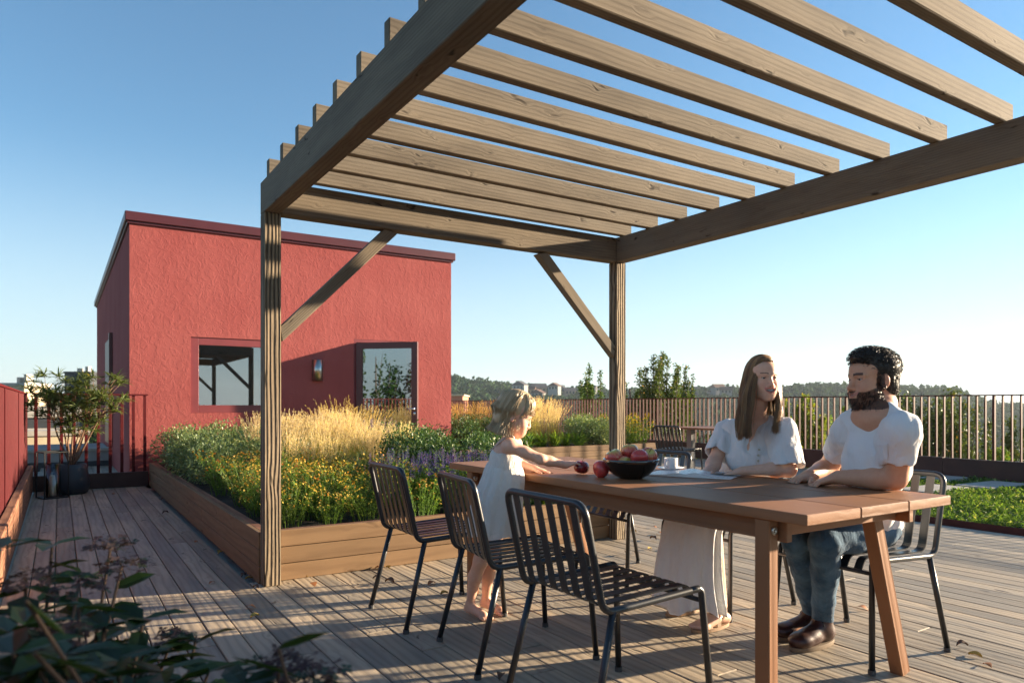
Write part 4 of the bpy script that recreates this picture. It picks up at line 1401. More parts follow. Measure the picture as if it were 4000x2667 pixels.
def far_tree(px, wpx, ytop, d, mat, n, leaf, seed, label, nb=14, group=None, lean=0.0, zlow=-2.0, airy=.5, name="tree"):
    global rng
    rng = np.random.default_rng(seed)
    W_ = wpx * d / FPX
    ztop = CAM_H + (HY - ytop) / FPX * d
    p = J(px, HY, d)
    root = empty(name, (p[0], p[1], GZ), 0, label, "tree", group)
    H = ztop - GZ; zl = zlow - GZ
    tr_ = MB(); cr = MB()
    tube(tr_, [(0, 0, 0), (rng.normal(0, .1), rng.normal(0, .1), zl * .6), (lean * .3, 0, zl + (H - zl) * .45), (lean, 0, H * .93)], [.14, .11, .07, .02], 8)
    per = n // nb
    for b in range(nb):
        a = rng.uniform(0, 6.283); rr = W_ / 2 * rng.uniform(.15, 1.0) ** .8
        out = np.array([math.cos(a) * rr, math.sin(a) * rr, 0])
        top = (1 - (rr / (W_ / 2)) ** 2 * rng.uniform(.1, .75))
        zt = zl + (H - zl) * top * rng.uniform(.62, 1.0) ** .6
        base = np.array([0, 0, zl * rng.uniform(.72, 1.0)])
        mid = out * .8 + np.array([0, 0, (base[2] + zt) / 2])
        tip = out * 1.05 + np.array([lean * .7, 0, zt])
        tube(tr_, [tuple(base), tuple(mid), tuple(tip)], [.05, .03, .008], 5)
        s = rng.uniform(.12, 1.0, per) ** .8
        P = base * ((1 - s) ** 2)[:, None] + 2 * mid * (s * (1 - s))[:, None] + tip * (s ** 2)[:, None]
        rad = W_ * .17 * (1.15 - s * .85)
        # leaves gather in small sprays
        ns = max(4, per // 26)
        sp = rng.integers(0, ns, per)
        so = unit(ns) * (rng.uniform(.2, 1.0, ns) ** .7)[:, None]
        ss = np.sort(rng.uniform(.1, 1.0, ns))
        Pc = base * ((1 - ss) ** 2)[:, None] + 2 * mid * (ss * (1 - ss))[:, None] + tip * (ss ** 2)[:, None]
        rc = W_ * .19 * (1.15 - ss * .9)
        Q = np.where(rng.random(per)[:, None] < airy, P + unit(per) * (rad * rng.random(per) ** .6)[:, None],
                     (Pc + so * rc[:, None])[sp] + rng.normal(0, W_ * .028, (per, 3)))
        dd = unit(per); dd[:, 2] -= .3
        v, f, r = leaf_quads(Q, dd, unit(per), leaf * rng.uniform(.8, 1.5, per), leaf * .75, .15, seg=1)
        cr.add(v, f, None, r)
    tr_.build("trunk", M_trunk, root, True)
    cr.build("crown", mat, root)
    return root


far_tree(1368, 105, 832, 24, M_birch, 15000, .07, 301, "slim tree just left of the back post, with a drooping side branch", lean=-.1)
far_tree(1508, 150, 785, 22, M_birch, 36000, .062, 302, "feathery birch to the right of the back post, the tallest tree there", nb=36, airy=.5)
far_tree(1462, 95, 835, 23, M_birch, 18000, .065, 315, "shorter birch leaning left beside the back post", nb=20, lean=-.3)
far_tree(1556, 85, 822, 23, M_birch, 16000, .065, 316, "birch with drooping right side, right of the tallest birch", nb=18, lean=.3)
far_tree(1340, 60, 866, 25, M_birch, 7000, .07, 317, "small bushy tree at the far left of the group left of the back post", nb=10)
far_tree(1845, 125, 872, 18, M_vine, 24000, .065, 303, "yellow green leafy tree between the woman and the man", nb=18)
far_tree(1930, 60, 905, 19, M_vine, 9000, .06, 304, "low yellow green bush just left of the man's face", nb=9)
far_tree(2150, 215, 862, 16, M_bush, 42000, .055, 305, "big olive bush with airy twigs right of the man's head", nb=30, airy=.45)
far_tree(2330, 130, 948, 15, M_bush, 16000, .055, 306, "lower olive bush behind the railing at the right edge", nb=16)
far_tree(2065, 130, 892, 32, M_dgreen, 9000, .12, 307, "deep green round tree behind the man's neck", nb=16)
far_tree(1660, 110, 985, 20, M_birch, 12000, .075, 308, "low green tree behind the railing left of the woman", nb=12)
far_tree(1420, 120, 975, 26, M_bush, 11000, .09, 309, "low green tree behind the railing beside the back post", nb=12)
far_tree(1745, 100, 1000, 17, M_vine, 4500, .06, 310, "low yellow green tree behind the railing behind the woman", nb=10)
far_tree(2290, 120, 1010, 14.5, M_vine, 10000, .055, 311, "low yellow green bush below the airy olive bush at right", nb=12)
far_tree(75, 60, 893, 60, M_dgreen, 2500, .3, 312, "small dark tree on the horizon above the left railing", nb=9, zlow=-4)
far_tree(232, 90, 905, 75, M_dgreen, 2500, .35, 313, "dark tree on the horizon behind the potted shrub", nb=9, zlow=-4)
# trees to the right of the frame: they shade the near end of the terrace and show in the glass
far_tree(3200, 260, 640, 17, M_dgreen, 9000, .10, 320, "tall dense tree outside the right edge beyond the railing", nb=26)
far_tree(3900, 420, 560, 18, M_dgreen, 9000, .12, 321, "tall dense tree farther outside the right edge", nb=26)

# a row of dark trees left of and behind the camera: the glass door mirrors them
for i, (x, y, h_) in enumerate([(-15, -9, 6.0), (-17, -5.5, 4.6), (-15.5, -2.5, 6.2), (-17, .5, 4.4), (-15, 3.2, 5.6), (-16, -13, 5.2)]):
    dd_ = 20.0
    rt = far_tree(1176, 330, HY - (h_ - CAM_H) / dd_ * FPX, dd_, M_dgreen, 5000, .16, 330 + i, ["tall dark", "low dark", "broad dark", "small dark", "round dark", "spreading dark"][i] + " tree outside the left edge, mirrored in the glazed door", nb=14, zlow=-4)
    rt.location = (x, y, GZ)

# ---- hills: one terrain sheet with a wood growing on it
def ridge(az_px):
    xs = [-3000, 0, 300, 700, 1000, 1040, 1150, 1250, 1330, 1450, 1600, 1700, 1850, 1950, 2060, 2180, 2270, 2352, 2800, 4500]
    ys = [905, 908, 905, 890, 868, 868, 880, 892, 894, 893, 893, 892, 886, 884, 886, 890, 922, 932, 900, 895]
    return np.interp(az_px, xs, ys)
def smooth_noise(x, y, s, seed):
    o = np.zeros_like(x)
    rr_ = np.random.default_rng(seed)
    for k in range(5):
        a, b, c = rr_.uniform(-1, 1, 3)
        o += np.sin(x / s * (1 + k * .7) * a * 3 + y / s * (1 + k * .6) * b * 3 + c * 9) / (1 + k * .5)
    return o / 3
NA, NR = 420, 46
az = np.linspace(-2.2, 2.2, NA)           # angle from the view direction
rd = np.concatenate([np.linspace(0, 60, 6), np.linspace(80, 620, 30), np.linspace(660, 2400, 10)])
AZ, RD = np.meshgrid(az, rd, indexing='ij')
RIDGE_R = 520.0
def terr_z(AZ, RD, X, Y):
    pxa = 1176 + np.tan(np.clip(AZ, -1.25, 1.25)) * FPX
    hz_ = CAM_H + (HY - ridge(pxa)) / FPX * RIDGE_R * np.cos(np.clip(AZ, -1.25, 1.25)) - 5.0
    t_ = np.clip((RD - 150) / (RIDGE_R - 150), 0, 1); t_ = t_ * t_ * (3 - 2 * t_)
    z = GZ - 14 * np.clip((RD - 20) / 120, 0, 1) + (hz_ - GZ + 14) * t_
    z = np.where(RD > RIDGE_R, hz_ - (RD - RIDGE_R) * .02, z)
    return z + smooth_noise(X, Y, 90, 3) * 1.6 * (RD > 100)
X = np.sin(AZ + YAW) * RD; Y = np.cos(AZ + YAW) * RD
Z = terr_z(AZ, RD, X, Y)
idx = np.arange(NA * len(rd)).reshape(NA, len(rd))
fs = np.stack([idx[:-1, :-1], idx[:-1, 1:], idx[1:, 1:], idx[1:, :-1]], -1).reshape(-1, 4)
m = MB(); m.add(np.stack([X, Y, Z], -1).reshape(-1, 3), fs); m.build("terrain", M_ground, None, True, kind='structure')
# big ground sheet to the horizon
m = MB(); box(m, (-2450, -2450, -26), (2450, 2450, -24.5), .1); m.build("ground", M_ground, None, kind='structure')

rng = np.random.default_rng(41)
M_wood = leafmat("hillside_wood_leaf", (.016, .040, .020), (.055, .088, .036), (.10, .12, .045), trans=.1, p3=.9, spec=.03, rough=.95)
def canopy(n, a0, a1, r0, r1, size, seed):
    g = np.random.default_rng(seed)
    a = g.uniform(a0, a1, n); r = g.uniform(r0, r1, n)
    x = np.sin(a + YAW) * r; y = np.cos(a + YAW) * r
    z = terr_z(a, r, x, y)
    return np.stack([x, y, z], -1), size * g.uniform(.6, 1.5, n) ** 1.0
Pn, Sz = canopy(6500, -.75, .72, 200, 560, 2.7, 8)
m = MB()
K = 15
tone = rng.random(len(Pn))
for k in range(K):
    d = unit(len(Pn)); d[:, 2] = np.abs(d[:, 2])
    C = Pn + d * Sz[:, None] * np.array([[1, 1, 1.35]]) * rng.uniform(.75, 1.05, (len(Pn), 1))
    v, f, r = leaf_quads(C, unit(len(Pn)) + d, d, Sz * .85, Sz * .75, .2, seg=1, r=np.clip(tone * .75 + rng.random(len(Pn)) * .25, 0, 1))
    m.add(v, f, None, r)
m.build("hillside_wood", M_wood, None, kind='stuff')

# ---- houses among the trees on the slope
M_hw = [plain("white_house_wall", (.30, .29, .27), rough=.9), plain("cream_house_wall", (.26, .21, .15), rough=.9), plain("grey_house_wall", (.15, .155, .16), rough=.9)]
M_hr = [plain("dark_house_roof", (.06, .055, .06), rough=.8), plain("brown_house_roof", (.13, .07, .05), rough=.8)]
M_hwin = plain("dark_house_window", (.02, .025, .03), rough=.2)
def house(px, py, d, wd, ht, wi, ri, rot, label, group=None):
    p = J(px, py, d)
    root = empty("house", tuple(p), -YAW + rot, label, "house", group)
    m = MB(); dp = wd * .7
    box(m, (-wd / 2, 0, -2.5), (wd / 2, dp, ht), .02); m.build("wall", M_hw[wi], root)
    m = MB(); rh = wd * .32; e = .5
    vs = [(-wd / 2 - e, -e, ht), (wd / 2 + e, -e, ht), (wd / 2 + e, dp + e, ht), (-wd / 2 - e, dp + e, ht), (-wd / 2 - e, dp / 2, ht + rh), (wd / 2 + e, dp / 2, ht + rh)]
    if wi == 0: vs = [(-wd / 2 - e, -e, ht), (wd / 2 + e, -e, ht), (wd / 2 + e, dp + e, ht), (-wd / 2 - e, dp + e, ht), (0, -e, ht + rh), (0, dp + e, ht + rh)]
    fs = [(0, 1, 5, 4), (2, 3, 4, 5), (3, 0, 4), (1, 2, 5), (3, 2, 1, 0)] if wi else [(0, 4, 5, 3), (1, 2, 5, 4), (0, 1, 4), (2, 3, 5), (3, 2, 1, 0)]
    m.add(vs, fs); m.build("roof", M_hr[ri], root)
    for i in range(3):
        m = MB(); q = -wd / 2 + wd * (.2 + .3 * i)
        box(m, (q - .5, -.05, ht * .35), (q + .5, .02, ht * .35 + 1.3)); m.build("window", M_hwin, root)
rr_ = random.Random(9)
cols = ["white", "cream", "grey"]; rf = ["dark", "brown"]
H_ = [(1215, 897), (1240, 893), (1262, 900), (1285, 893), (1292, 903), (1310, 898), (1232, 905), (1332, 893), (1270, 889), (1345, 903), (1190, 888), (1352, 895),
      (1598, 895), (1622, 899), (1645, 903), (1668, 897), (1610, 907), (1678, 907), (1590, 908), (1655, 893), (1632, 893)]
for i, (px, py) in enumerate(H_):
    wi = rr_.randrange(3); ri = rr_.randrange(2)
    side = "left of" if px < 1400 else "right of"
    house(px, py + 8, rr_.uniform(400, 500), rr_.uniform(6, 9), rr_.uniform(2, 3.2), wi, ri, rr_.uniform(-.5, .5),
          "tiny %s walled house with a %s roof on the hillside %s the back post" % (cols[wi], rf[ri], side), "hillside houses %s the back post, %s %s" % (side, cols[wi], rf[ri]))
# pale flat building beyond the far fence, and a mast
p = J(1040, HY, 46)
bb = empty("flat_building", (p[0] - 3.0, p[1] + 2.0, GZ), -YAW, "salmon coloured flat roofed building peeping past the right edge of the red hut", "building")
m = MB(); box(m, (-2.4, 0, 0), (4.25, 6, CAM_H + (HY - 909) / FPX * 46 - GZ)); m.build("wall", plain("salmon_render", (.42, .2, .13), rough=.9), bb)
m = MB(); box(m, (-2.5, -.1, CAM_H + (HY - 909) / FPX * 46 - GZ), (4.35, 6.1, CAM_H + (HY - 905.5) / FPX * 46 - GZ)); m.build("roof", M_cream, bb)
p = J(1629, HY, 150)
m = MB(); tube(m, [(0, 0, 0), (0, 0, 18.5 )], [.18, .06], 8)
o = m.build("mast", M_hw[0], None, True, label="thin pale mast rising behind the railing left of the woman", cat="mast"); o.location = (p[0], p[1], -16)

# ================================================================ people
class Field:
    """signed distance field made of smoothly joined rounded shapes"""
    def __init__(s):
        s.p = []; s.disp = None

    def ell(s, c, rad, Rm=None, k=.02, sub=False):
        s.p.append(("e", np.array(c, float), np.array(rad, float), np.eye(3) if Rm is None else np.array(Rm, float), k, sub)); return s

    def cap(s, a, b, ra, rb=None, k=.02, sub=False, flat=None):
        s.p.append(("c", np.array(a, float), np.array(b, float), ra, ra if rb is None else rb, k, sub, flat)); return s

    def chain(s, pts, rads, k=.02):
        for i in range(len(pts) - 1): s.cap(pts[i], pts[i + 1], rads[i], rads[i + 1], k)
        return s

    def bbox(s, pad=.03):
        lo = np.full(3, 1e9); hi = -lo
        for q in s.p:
            if q[-2 if q[0] == "c" else -1] is True: continue
            if q[0] == "e":
                r = np.abs(q[3]) @ q[2]; lo = np.minimum(lo, q[1] - r); hi = np.maximum(hi, q[1] + r)
            else:
                r = max(q[3], q[4]); lo = np.minimum(lo, np.minimum(q[1], q[2]) - r); hi = np.maximum(hi, np.maximum(q[1], q[2]) + r)
        return lo - pad, hi + pad

    def eval(s, lo, n, h):
        V = np.full(n, .08, np.float32)
        ax = [lo[i] + h * np.arange(n[i]) for i in range(3)]
        for q in s.p:
            if q[0] == "e": r = np.abs(q[3]) @ q[2]; a = q[1] - r; b = q[1] + r; k, sub = q[4], q[5]
            else: r = max(q[3], q[4]); a = np.minimum(q[1], q[2]) - r; b = np.maximum(q[1], q[2]) + r; k, sub = q[5], q[6]
            pad = .05
            i0 = [max(0, int((a[j] - pad - lo[j]) / h)) for j in range(3)]; i1 = [min(n[j], int((b[j] + pad - lo[j]) / h) + 2) for j in range(3)]
            if any(i1[j] <= i0[j] for j in range(3)): continue
            X, Y, Z = np.meshgrid(*[ax[j][i0[j]:i1[j]] for j in range(3)], indexing='ij')
            P = np.stack([X, Y, Z], -1).astype(np.float32)
            if q[0] == "e":
                L = (P - q[1].astype(np.float32)) @ q[3].astype(np.float32)
                k0 = np.linalg.norm(L / q[2], axis=-1); k1 = np.linalg.norm(L / (q[2] ** 2), axis=-1)
                d = k0 * (k0 - 1) / np.maximum(k1, 1e-6)
            else:
                ab = q[2] - q[1]; pa = P - q[1]
                t_ = np.clip((pa @ ab) / max(ab @ ab, 1e-9), 0, 1)
                dv = pa - t_[..., None] * ab
                if q[7] is not None:
                    nn, fk = q[7]; nn = np.array(nn, float); nn /= np.linalg.norm(nn)
                    dv = dv + nn * ((dv @ nn) * (fk - 1))[..., None]
                d = np.linalg.norm(dv, axis=-1) - (q[3] + (q[4] - q[3]) * t_)
            sl = tuple(slice(i0[j], i1[j]) for j in range(3))
            A = V[sl]
            if sub: B = -d; hh = np.maximum(k - np.abs(A - B), 0) / k; V[sl] = np.maximum(A, B) + hh * hh * k / 4
            else: hh = np.maximum(k - np.abs(A - d), 0) / k; V[sl] = np.minimum(A, d) - hh * hh * k / 4
        if s.disp is not None:
            X, Y, Z = np.meshgrid(*ax, indexing='ij')
            near = np.abs(V) < .045
            V[near] += s.disp(X[near], Y[near], Z[near]).astype(np.float32)
        return V


def nets(V, lo, h):
    """surface nets: smooth closed quads on the zero level"""
    S = V < 0
    n = np.array(V.shape)
    c = np.zeros(n - 1, np.int8)
    for dx in (0, 1):
        for dy in (0, 1):
            for dz in (0, 1): c += S[dx:n[0] - 1 + dx, dy:n[1] - 1 + dy, dz:n[2] - 1 + dz]
    act = (c > 0) & (c < 8)
    ids = np.full(act.shape, -1, np.int64); I = np.argwhere(act); ids[act] = np.arange(len(I))
    acc = np.zeros((len(I), 3)); cnt = np.zeros(len(I))
    corners = [(a, b, d) for a in (0, 1) for b in (0, 1) for d in (0, 1)]
    vals = {q: V[I[:, 0] + q[0], I[:, 1] + q[1], I[:, 2] + q[2]] for q in corners}
    for q in corners:
        for ax in range(3):
            if q[ax] == 0:
                r = list(q); r[ax] = 1; r = tuple(r)
                a, b = vals[q], vals[r]; m_ = (a < 0) != (b < 0)
                t_ = np.where(m_, a / np.where(m_, a - b, 1), 0)
                p = np.array(q, float)[None] + 0 * acc; p[:, ax] = t_
                acc[m_] += p[m_]; cnt[m_] += 1
    Vt = lo + h * (I + acc / cnt[:, None])
    F = []
    for ax in range(3):
        u, w_ = [(1, 2), (2, 0), (0, 1)][ax]
        s0 = [slice(None)] * 3; s1 = [slice(None)] * 3
        s0[ax] = slice(0, -1); s1[ax] = slice(1, None)
        a, b = S[tuple(s0)], S[tuple(s1)]
        E = np.argwhere(a != b)
        ok = (E[:, u] > 0) & (E[:, w_] > 0) & (E[:, u] < n[u] - 1) & (E[:, w_] < n[w_] - 1)
        E = E[ok]
        def cell(du, dw):
            q = E.copy(); q[:, u] -= du; q[:, w_] -= dw
            return ids[q[:, 0], q[:, 1], q[:, 2]]
        Q = np.stack([cell(1, 1), cell(0, 1), cell(0, 0), cell(1, 0)], 1)
        flip = ~a[E[:, 0], E[:, 1], E[:, 2]]
        Q[flip] = Q[flip][:, ::-1]
        F.append(Q)
    F = np.concatenate(F); F = F[(F >= 0).all(1)]
    return Vt, F


def polygonise(F, h, blocks=()):
    """coarse mesh plus finer blocks (lo, hi, h) that replace it locally"""
    VV, FF, k = [], [], 0
    todo = [(None, None, h)] + list(blocks)
    for bi, (lo, hi, hh) in enumerate(todo):
        if lo is None: lo, hi = F.bbox()
        lo = np.array(lo, float); hi = np.array(hi, float)
        n = tuple(int(x) for x in np.ceil((hi - lo) / hh) + 1)
        V = F.eval(lo, n, hh)
        v, f = nets(V, lo, hh)
        if len(f) == 0: continue
        c = v[f].mean(1)
        keep = np.ones(len(f), bool)
        for j, (l2, h2, _) in enumerate(todo[1:], 1):
            if (bi == 0) or (_ < hh and j != bi):
                l2 = np.array(l2) + hh * .6; h2 = np.array(h2) - hh * .6
                keep &= ~((c > l2) & (c < h2)).all(1)
        f = f[keep]
        VV.append(v); FF.append(f + k); k += len(v)
    return np.concatenate(VV), np.concatenate(FF)


def mesh_obj(name, v, f, mat, parent=None, cols=None, **kw):
    used_ = np.unique(f); mp = np.full(len(v), -1); mp[used_] = np.arange(len(used_))
    v2 = v[used_]; f2 = mp[f]
    org = np.array(parent.location) if parent is not None else 0
    m = MB(); m.add(v2 - org, f2.astype(np.int64), v2, .45)
    o = m.build(name, mat, parent, True, **kw)
    if cols is not None:
        a = o.data.attributes.new("col", 'FLOAT_COLOR', 'POINT')
        cc = np.concatenate([cols[used_], np.ones((len(used_), 1))], 1)
        a.data.foreach_set("color", cc.ravel().astype(np.float32))
    return o


def fr(f, up=(0, 0, 1)):
    """frame with columns forward, left, up"""
    f = np.array(f, float); f /= np.linalg.norm(f)
    l = np.cross(np.array(up, float), f); l /= np.linalg.norm(l)
    return np.stack([f, l, np.cross(f, l)], 1)


def rot(axis, a): return np.array(Matrix.Rotation(a, 3, Vector(axis)))


t = NT("skin")
c = t.attr("col", 0)
tc = t.attr("wc", 1)
nz = t.noise(tc, 60, 3, .6)
c2 = t.mix(t.math('MULTIPLY', t.ramp(nz, [(.35, 0.0), (.7, 1.0)]), .14), c, (.40, .10, .06))
M_skin = t.fin(Base_Color=c2, Roughness=.48, Specular_IOR_Level=.4, Subsurface_Weight=.12, Subsurface_Scale=.012, Normal=t.bump(t.noise(tc, 420, 2), .08, .001))
t.bsdf.inputs["Subsurface Radius"].default_value = (1.0, .35, .2)


def cloth(name, col, amp=.3, scale=26, weave=700, rough=.85, sss=0.0, tint=None):
    t = NT(name)
    tc = t.attr("wc", 1)
    n1 = t.noise(t.vmath('MULTIPLY', tc, (1, 1, .45)), scale, 4, .55, .8)
    n2 = t.noise(tc, weave, 1)
    cc = col if tint is None else t.mix(t.ramp(t.noise(tc, 9, 4, .6), [(.35, 0.0), (.68, 1.0)]), col, tint)
    b = t.bump(t.math('ADD', n1, t.math('MULTIPLY', n2, .06)), amp, .018)
    t.fin(Base_Color=cc, Roughness=rough, Specular_IOR_Level=.2, Normal=b, Sheen_Weight=.1)
    tl = t.n("BsdfTranslucent", Color=col, Normal=b)
    mx = t.n("MixShader", i0=sss, i1=t.bsdf.outputs[0], i2=tl.outputs[0])
    t.t.links.new(mx.outputs[0], t.out.inputs[0])
    return t.m


M_linen = cloth("white_linen", (.80, .80, .80), amp=.9, scale=22, sss=.12)
M_cotton = cloth("white_cotton_jersey", (.80, .80, .81), amp=.8, scale=17, sss=.05)
M_dress = cloth("off_white_crinkled_cotton", (.78, .76, .71), amp=.7, scale=34, sss=.12)
M_jeans = cloth("washed_blue_denim", (.030, .072, .125), amp=.6, scale=24, rough=.9, tint=(.09, .175, .26))
M_shoe = plain("dark_brown_leather", (.045, .014, .010), rough=.35, nscale=30, namt=.3, bump=.15, bscale=120)
M_sole = plain("tan_rubber_sole", (.17, .12, .075), rough=.8)
M_sandal = plain("tan_leather_strap", (.30, .19, .11), rough=.6)
M_lace = plain("black_lace", (.012, .01, .01), rough=.8)
M_eyew = plain("eye_white", (.55, .52, .50), rough=.15)
M_iris = plain("dark_iris", (.02, .016, .014), rough=.1)
M_teeth = plain("teeth", (.88, .87, .82), rough=.2)


def hairmat(name, c1, c2):
    t = NT(name)
    rnd = t.attr("rnd", 2)
    return t.fin(Base_Color=t.ramp(rnd, [(0, c1), (1, c2)]), Roughness=.38, Specular_IOR_Level=.45)


M_hblond = hairmat("blond_hair", (.38, .26, .14), (.66, .52, .33))
M_hbrown = hairmat("light_brown_hair", (.13, .065, .03), (.40, .24, .11))
M_hdark = hairmat("dark_curly_hair", (.010, .007, .005), (.035, .024, .017))

HEAD = dict(
    man=dict(s=.985, w=1.0, jaw=1.12, nose=1.15, skin=(.60, .32, .20)),
    woman=dict(s=.925, w=.97, jaw=.93, nose=.95, skin=(.74, .45, .32)),
    girl=dict(s=.90, w=1.0, jaw=.84, nose=.72, skin=(.74, .45, .32)))


def head(F, O, Rm, kind):
    K = HEAD[kind]; s = K["s"]
    def P(f, l, u): return O + Rm @ (np.array([f, l * K["w"], u]) * s)
    def E(c, r, k=.02, sub=False): F.ell(P(*c), np.array(r) * s, Rm, k * s, sub)
    def C(a, b, ra, rb=None, k=.012, sub=False): F.cap(P(*a), P(*b), ra * s, (ra if rb is None else rb) * s, k * s, sub)
    j = K["jaw"]; girl = kind == "girl"
    E((-.014, 0, .036), (.098, .076, .084)); E((.035, 0, .042), (.058, .062, .050), .03)
    E((.034, 0, -.030), (.056, .058, .074), .03)
    E((.030, 0, -.068), (.050, .046 * j, .036), .03)
    E((.066, 0, -.100 if not girl else -.090), (.018, .020 * j, .015), .022)
    for sd_ in (1, -1):
        C((.018, .052 * j, -.055), (.062, .020 * j, -.098 if not girl else -.088), .013, .012, .03)
        E((.052, .038, -.030), (.028, .024, .026 if not girl else .03), .024)
        E((.064, .036, -.044), (.018, .016, .015), .018)
        C((.086, .012, .021), (.070, .048, .020), .009 if kind != "man" else .011, .007, .014)
        E((.096, .032, .002), (.014, .017, .0105), None, .010, True) if False else F.ell(P(.0965, .032, .001), np.array((.015, .018, .010)) * s, Rm, .012 * s, True)
        # lids round the eyeball
        C((.0805, .020, .0045), (.0845, .031, .0085), .0034, .0036, .004); C((.0845, .031, .0085), (.0765, .0435, .0045), .0036, .003, .004)
        C((.0810, .021, -.0035), (.0835, .031, -.0062), .0032, .0034, .005); C((.0835, .031, -.0062), (.0765, .043, -.001), .0034, .003, .005)
        # ear
        F.ell(P(-.004, .077, -.006), np.array((.019, .007, .031)) * s, Rm @ rot((0, 0, 1), -.35), .008 * s)
        F.ell(P(.004, .084, -.004), np.array((.010, .005, .019)) * s, Rm @ rot((0, 0, 1), -.35), .005 * s, True)
        F.ell(P(0.002, .078, -.030), np.array((.008, .006, .010)) * s, Rm, .006 * s)
        K["w"] *= -1
    K["w"] = abs(K["w"])
    n_ = K["nose"]
    C((.086, 0, .012), (.094 + .010 * n_, 0, -.030), .0075, .0095, .012)
    E((.093 + .011 * n_, 0, -.035), (.011 * n_, .0095, .0095), .008)
    for sd_ in (1, -1): E((.092 + .002 * n_, sd_ * .0115, -.038), (.011, .008, .0075), .007)
    E((.072, 0, -.066), (.0245, .036, .026), .02)
    mz = -.064 if not girl else -.060
    # lips: corners lifted into a smile
    def lip(z0, zc, r, out=0.0):
        pts = [(.0735, sd * .0335, mz + zc + .0145) for sd in (-1,)] + [(.0885 + out, -.0185, mz + zc * .6 + z0 * .7 + .0035), (.0930 + out, 0, mz + z0), (.0885 + out, .0185, mz + zc * .6 + z0 * .7 + .0035), (.0735, .0335, mz + zc + .0145)]
        for a_, b_ in zip(pts[:-1], pts[1:]): C(a_, b_, r, r, .004)
    op = {"woman": .0105, "man": .005, "girl": .0045}[kind]
    for sg in (-1, 1):
        C((.097, 0, mz - op * .15), (.088, sg * .020, mz + .0045), op * .92, op * .66, .002, True)
        C((.088, sg * .020, mz + .0045), (.079, sg * .031, mz + .0125), op * .66, .0012, .002, True)
    lip(op * .8 + .001, .0, .0036); lip(-op * 1.35 - .002, -.002, .0042)
    # mouth cavity stays shallow; teeth are set in separately


def head_cols(v, O, Rm, kind, base):
    K = HEAD[kind]
    L = ((v - O) @ Rm) / K["s"]
    f, l, u = L[:, 0], np.abs(L[:, 1]) / K["w"], L[:, 2]
    col = np.repeat(np.array(base)[None], len(v), 0)
    def mixc(m_, c_):
        m_ = np.clip(m_, 0, 1)[:, None]
        col[:] = col * (1 - m_) + np.array(c_) * m_
    near = (np.linalg.norm(L, axis=1) < .17)
    blush = np.exp(-(((f - .075) / .03) ** 2 + ((l - .040) / .022) ** 2 + ((u + .034) / .02) ** 2))
    mixc(blush * (.45 if kind != "man" else .3) * near, (base[0] * 1.0, base[1] * .62, base[2] * .55))
    mixc(np.exp(-(((l) / .016) ** 2 + ((u + .036) / .014) ** 2)) * (f > .09) * .35, (base[0] * .98, base[1] * .62, base[2] * .55))
    mixc(near * (l > .07) * (np.abs(u) < .045) * .3, (base[0], base[1] * .6, base[2] * .5))
    mz = -.064 if kind != "girl" else -.060
    lift = .0165 * (l / .0335) ** 2
    op = {"woman": .0105, "man": .005, "girl": .0045}[kind]
    du = u - mz - lift * .8
    ek = np.sqrt(np.clip(1 - (l / .038) ** 2, 0, 1)); lm = (f > .071) & (l < .034) & (du < (op + .0030) * ek) & (du > (-op * 1.2 - .0055) * ek)
    mixc(lm * .8, {"woman": (.62, .19, .16), "man": (.46, .17, .13), "girl": (.62, .26, .21)}[kind])
    inner = (f > .06) & (f < .0885) & (l < .024) & (np.abs(du + op * .2) < op)
    mixc(inner * .9, (.08, .015, .012))
    # brows
    bu = .0245 + .004 * np.sin(np.clip((l - .012) / .036, 0, 1) * 2.2) - (.003 if kind == "man" else 0)
    bw = {"man": .0048, "woman": .0030, "girl": .0022}[kind]
    bm = (f > .055) & (l > .012) & (l < .050) & (np.abs(u - bu) < bw)
    mixc(bm * {"man": .95, "woman": .8, "girl": .4}[kind], {"man": (.018, .012, .009), "woman": (.07, .038, .02), "girl": (.22, .13, .07)}[kind])
    # lash line
    em = (f > .072) & (l > .020) & (l < .046) & (np.abs(u - .0052) < .0022)
    mixc(em * .85, (.03, .018, .014))
    nm = (np.abs(l - .0075) < .003) & (u < -.0425) & (u > -.049) & (f > .088)
    mixc(nm * .7, (.10, .03, .02))
    beard = np.zeros(len(v))
    if kind == "man":
        line = -.052 + .030 * np.clip((.075 - f) / .075, 0, 1)            # cheek line rising to the ear
        bd = (u < line) & (f > -.004) & (u > -.125) & ((l > .026) | (u < -.078) | (f < .07))
        mo = (f > .078) & (l < .030) & (du > op + .0045) & (u < -.047)
        side = (np.abs(f - .014) < .014) & (u < .035) & (u > -.06) & (l > .055)
        und = (u < -.095) & (f > .02) & (u > -.125)
        soul = (f > .08) & (l < .008) & (du < -op * 1.3 - .0075) & (u < -.075)
        beard = (bd | mo | side | und | soul).astype(float) * near * (1 - lm)
        mixc(beard * .82, (.028, .018, .012))
    return col, beard


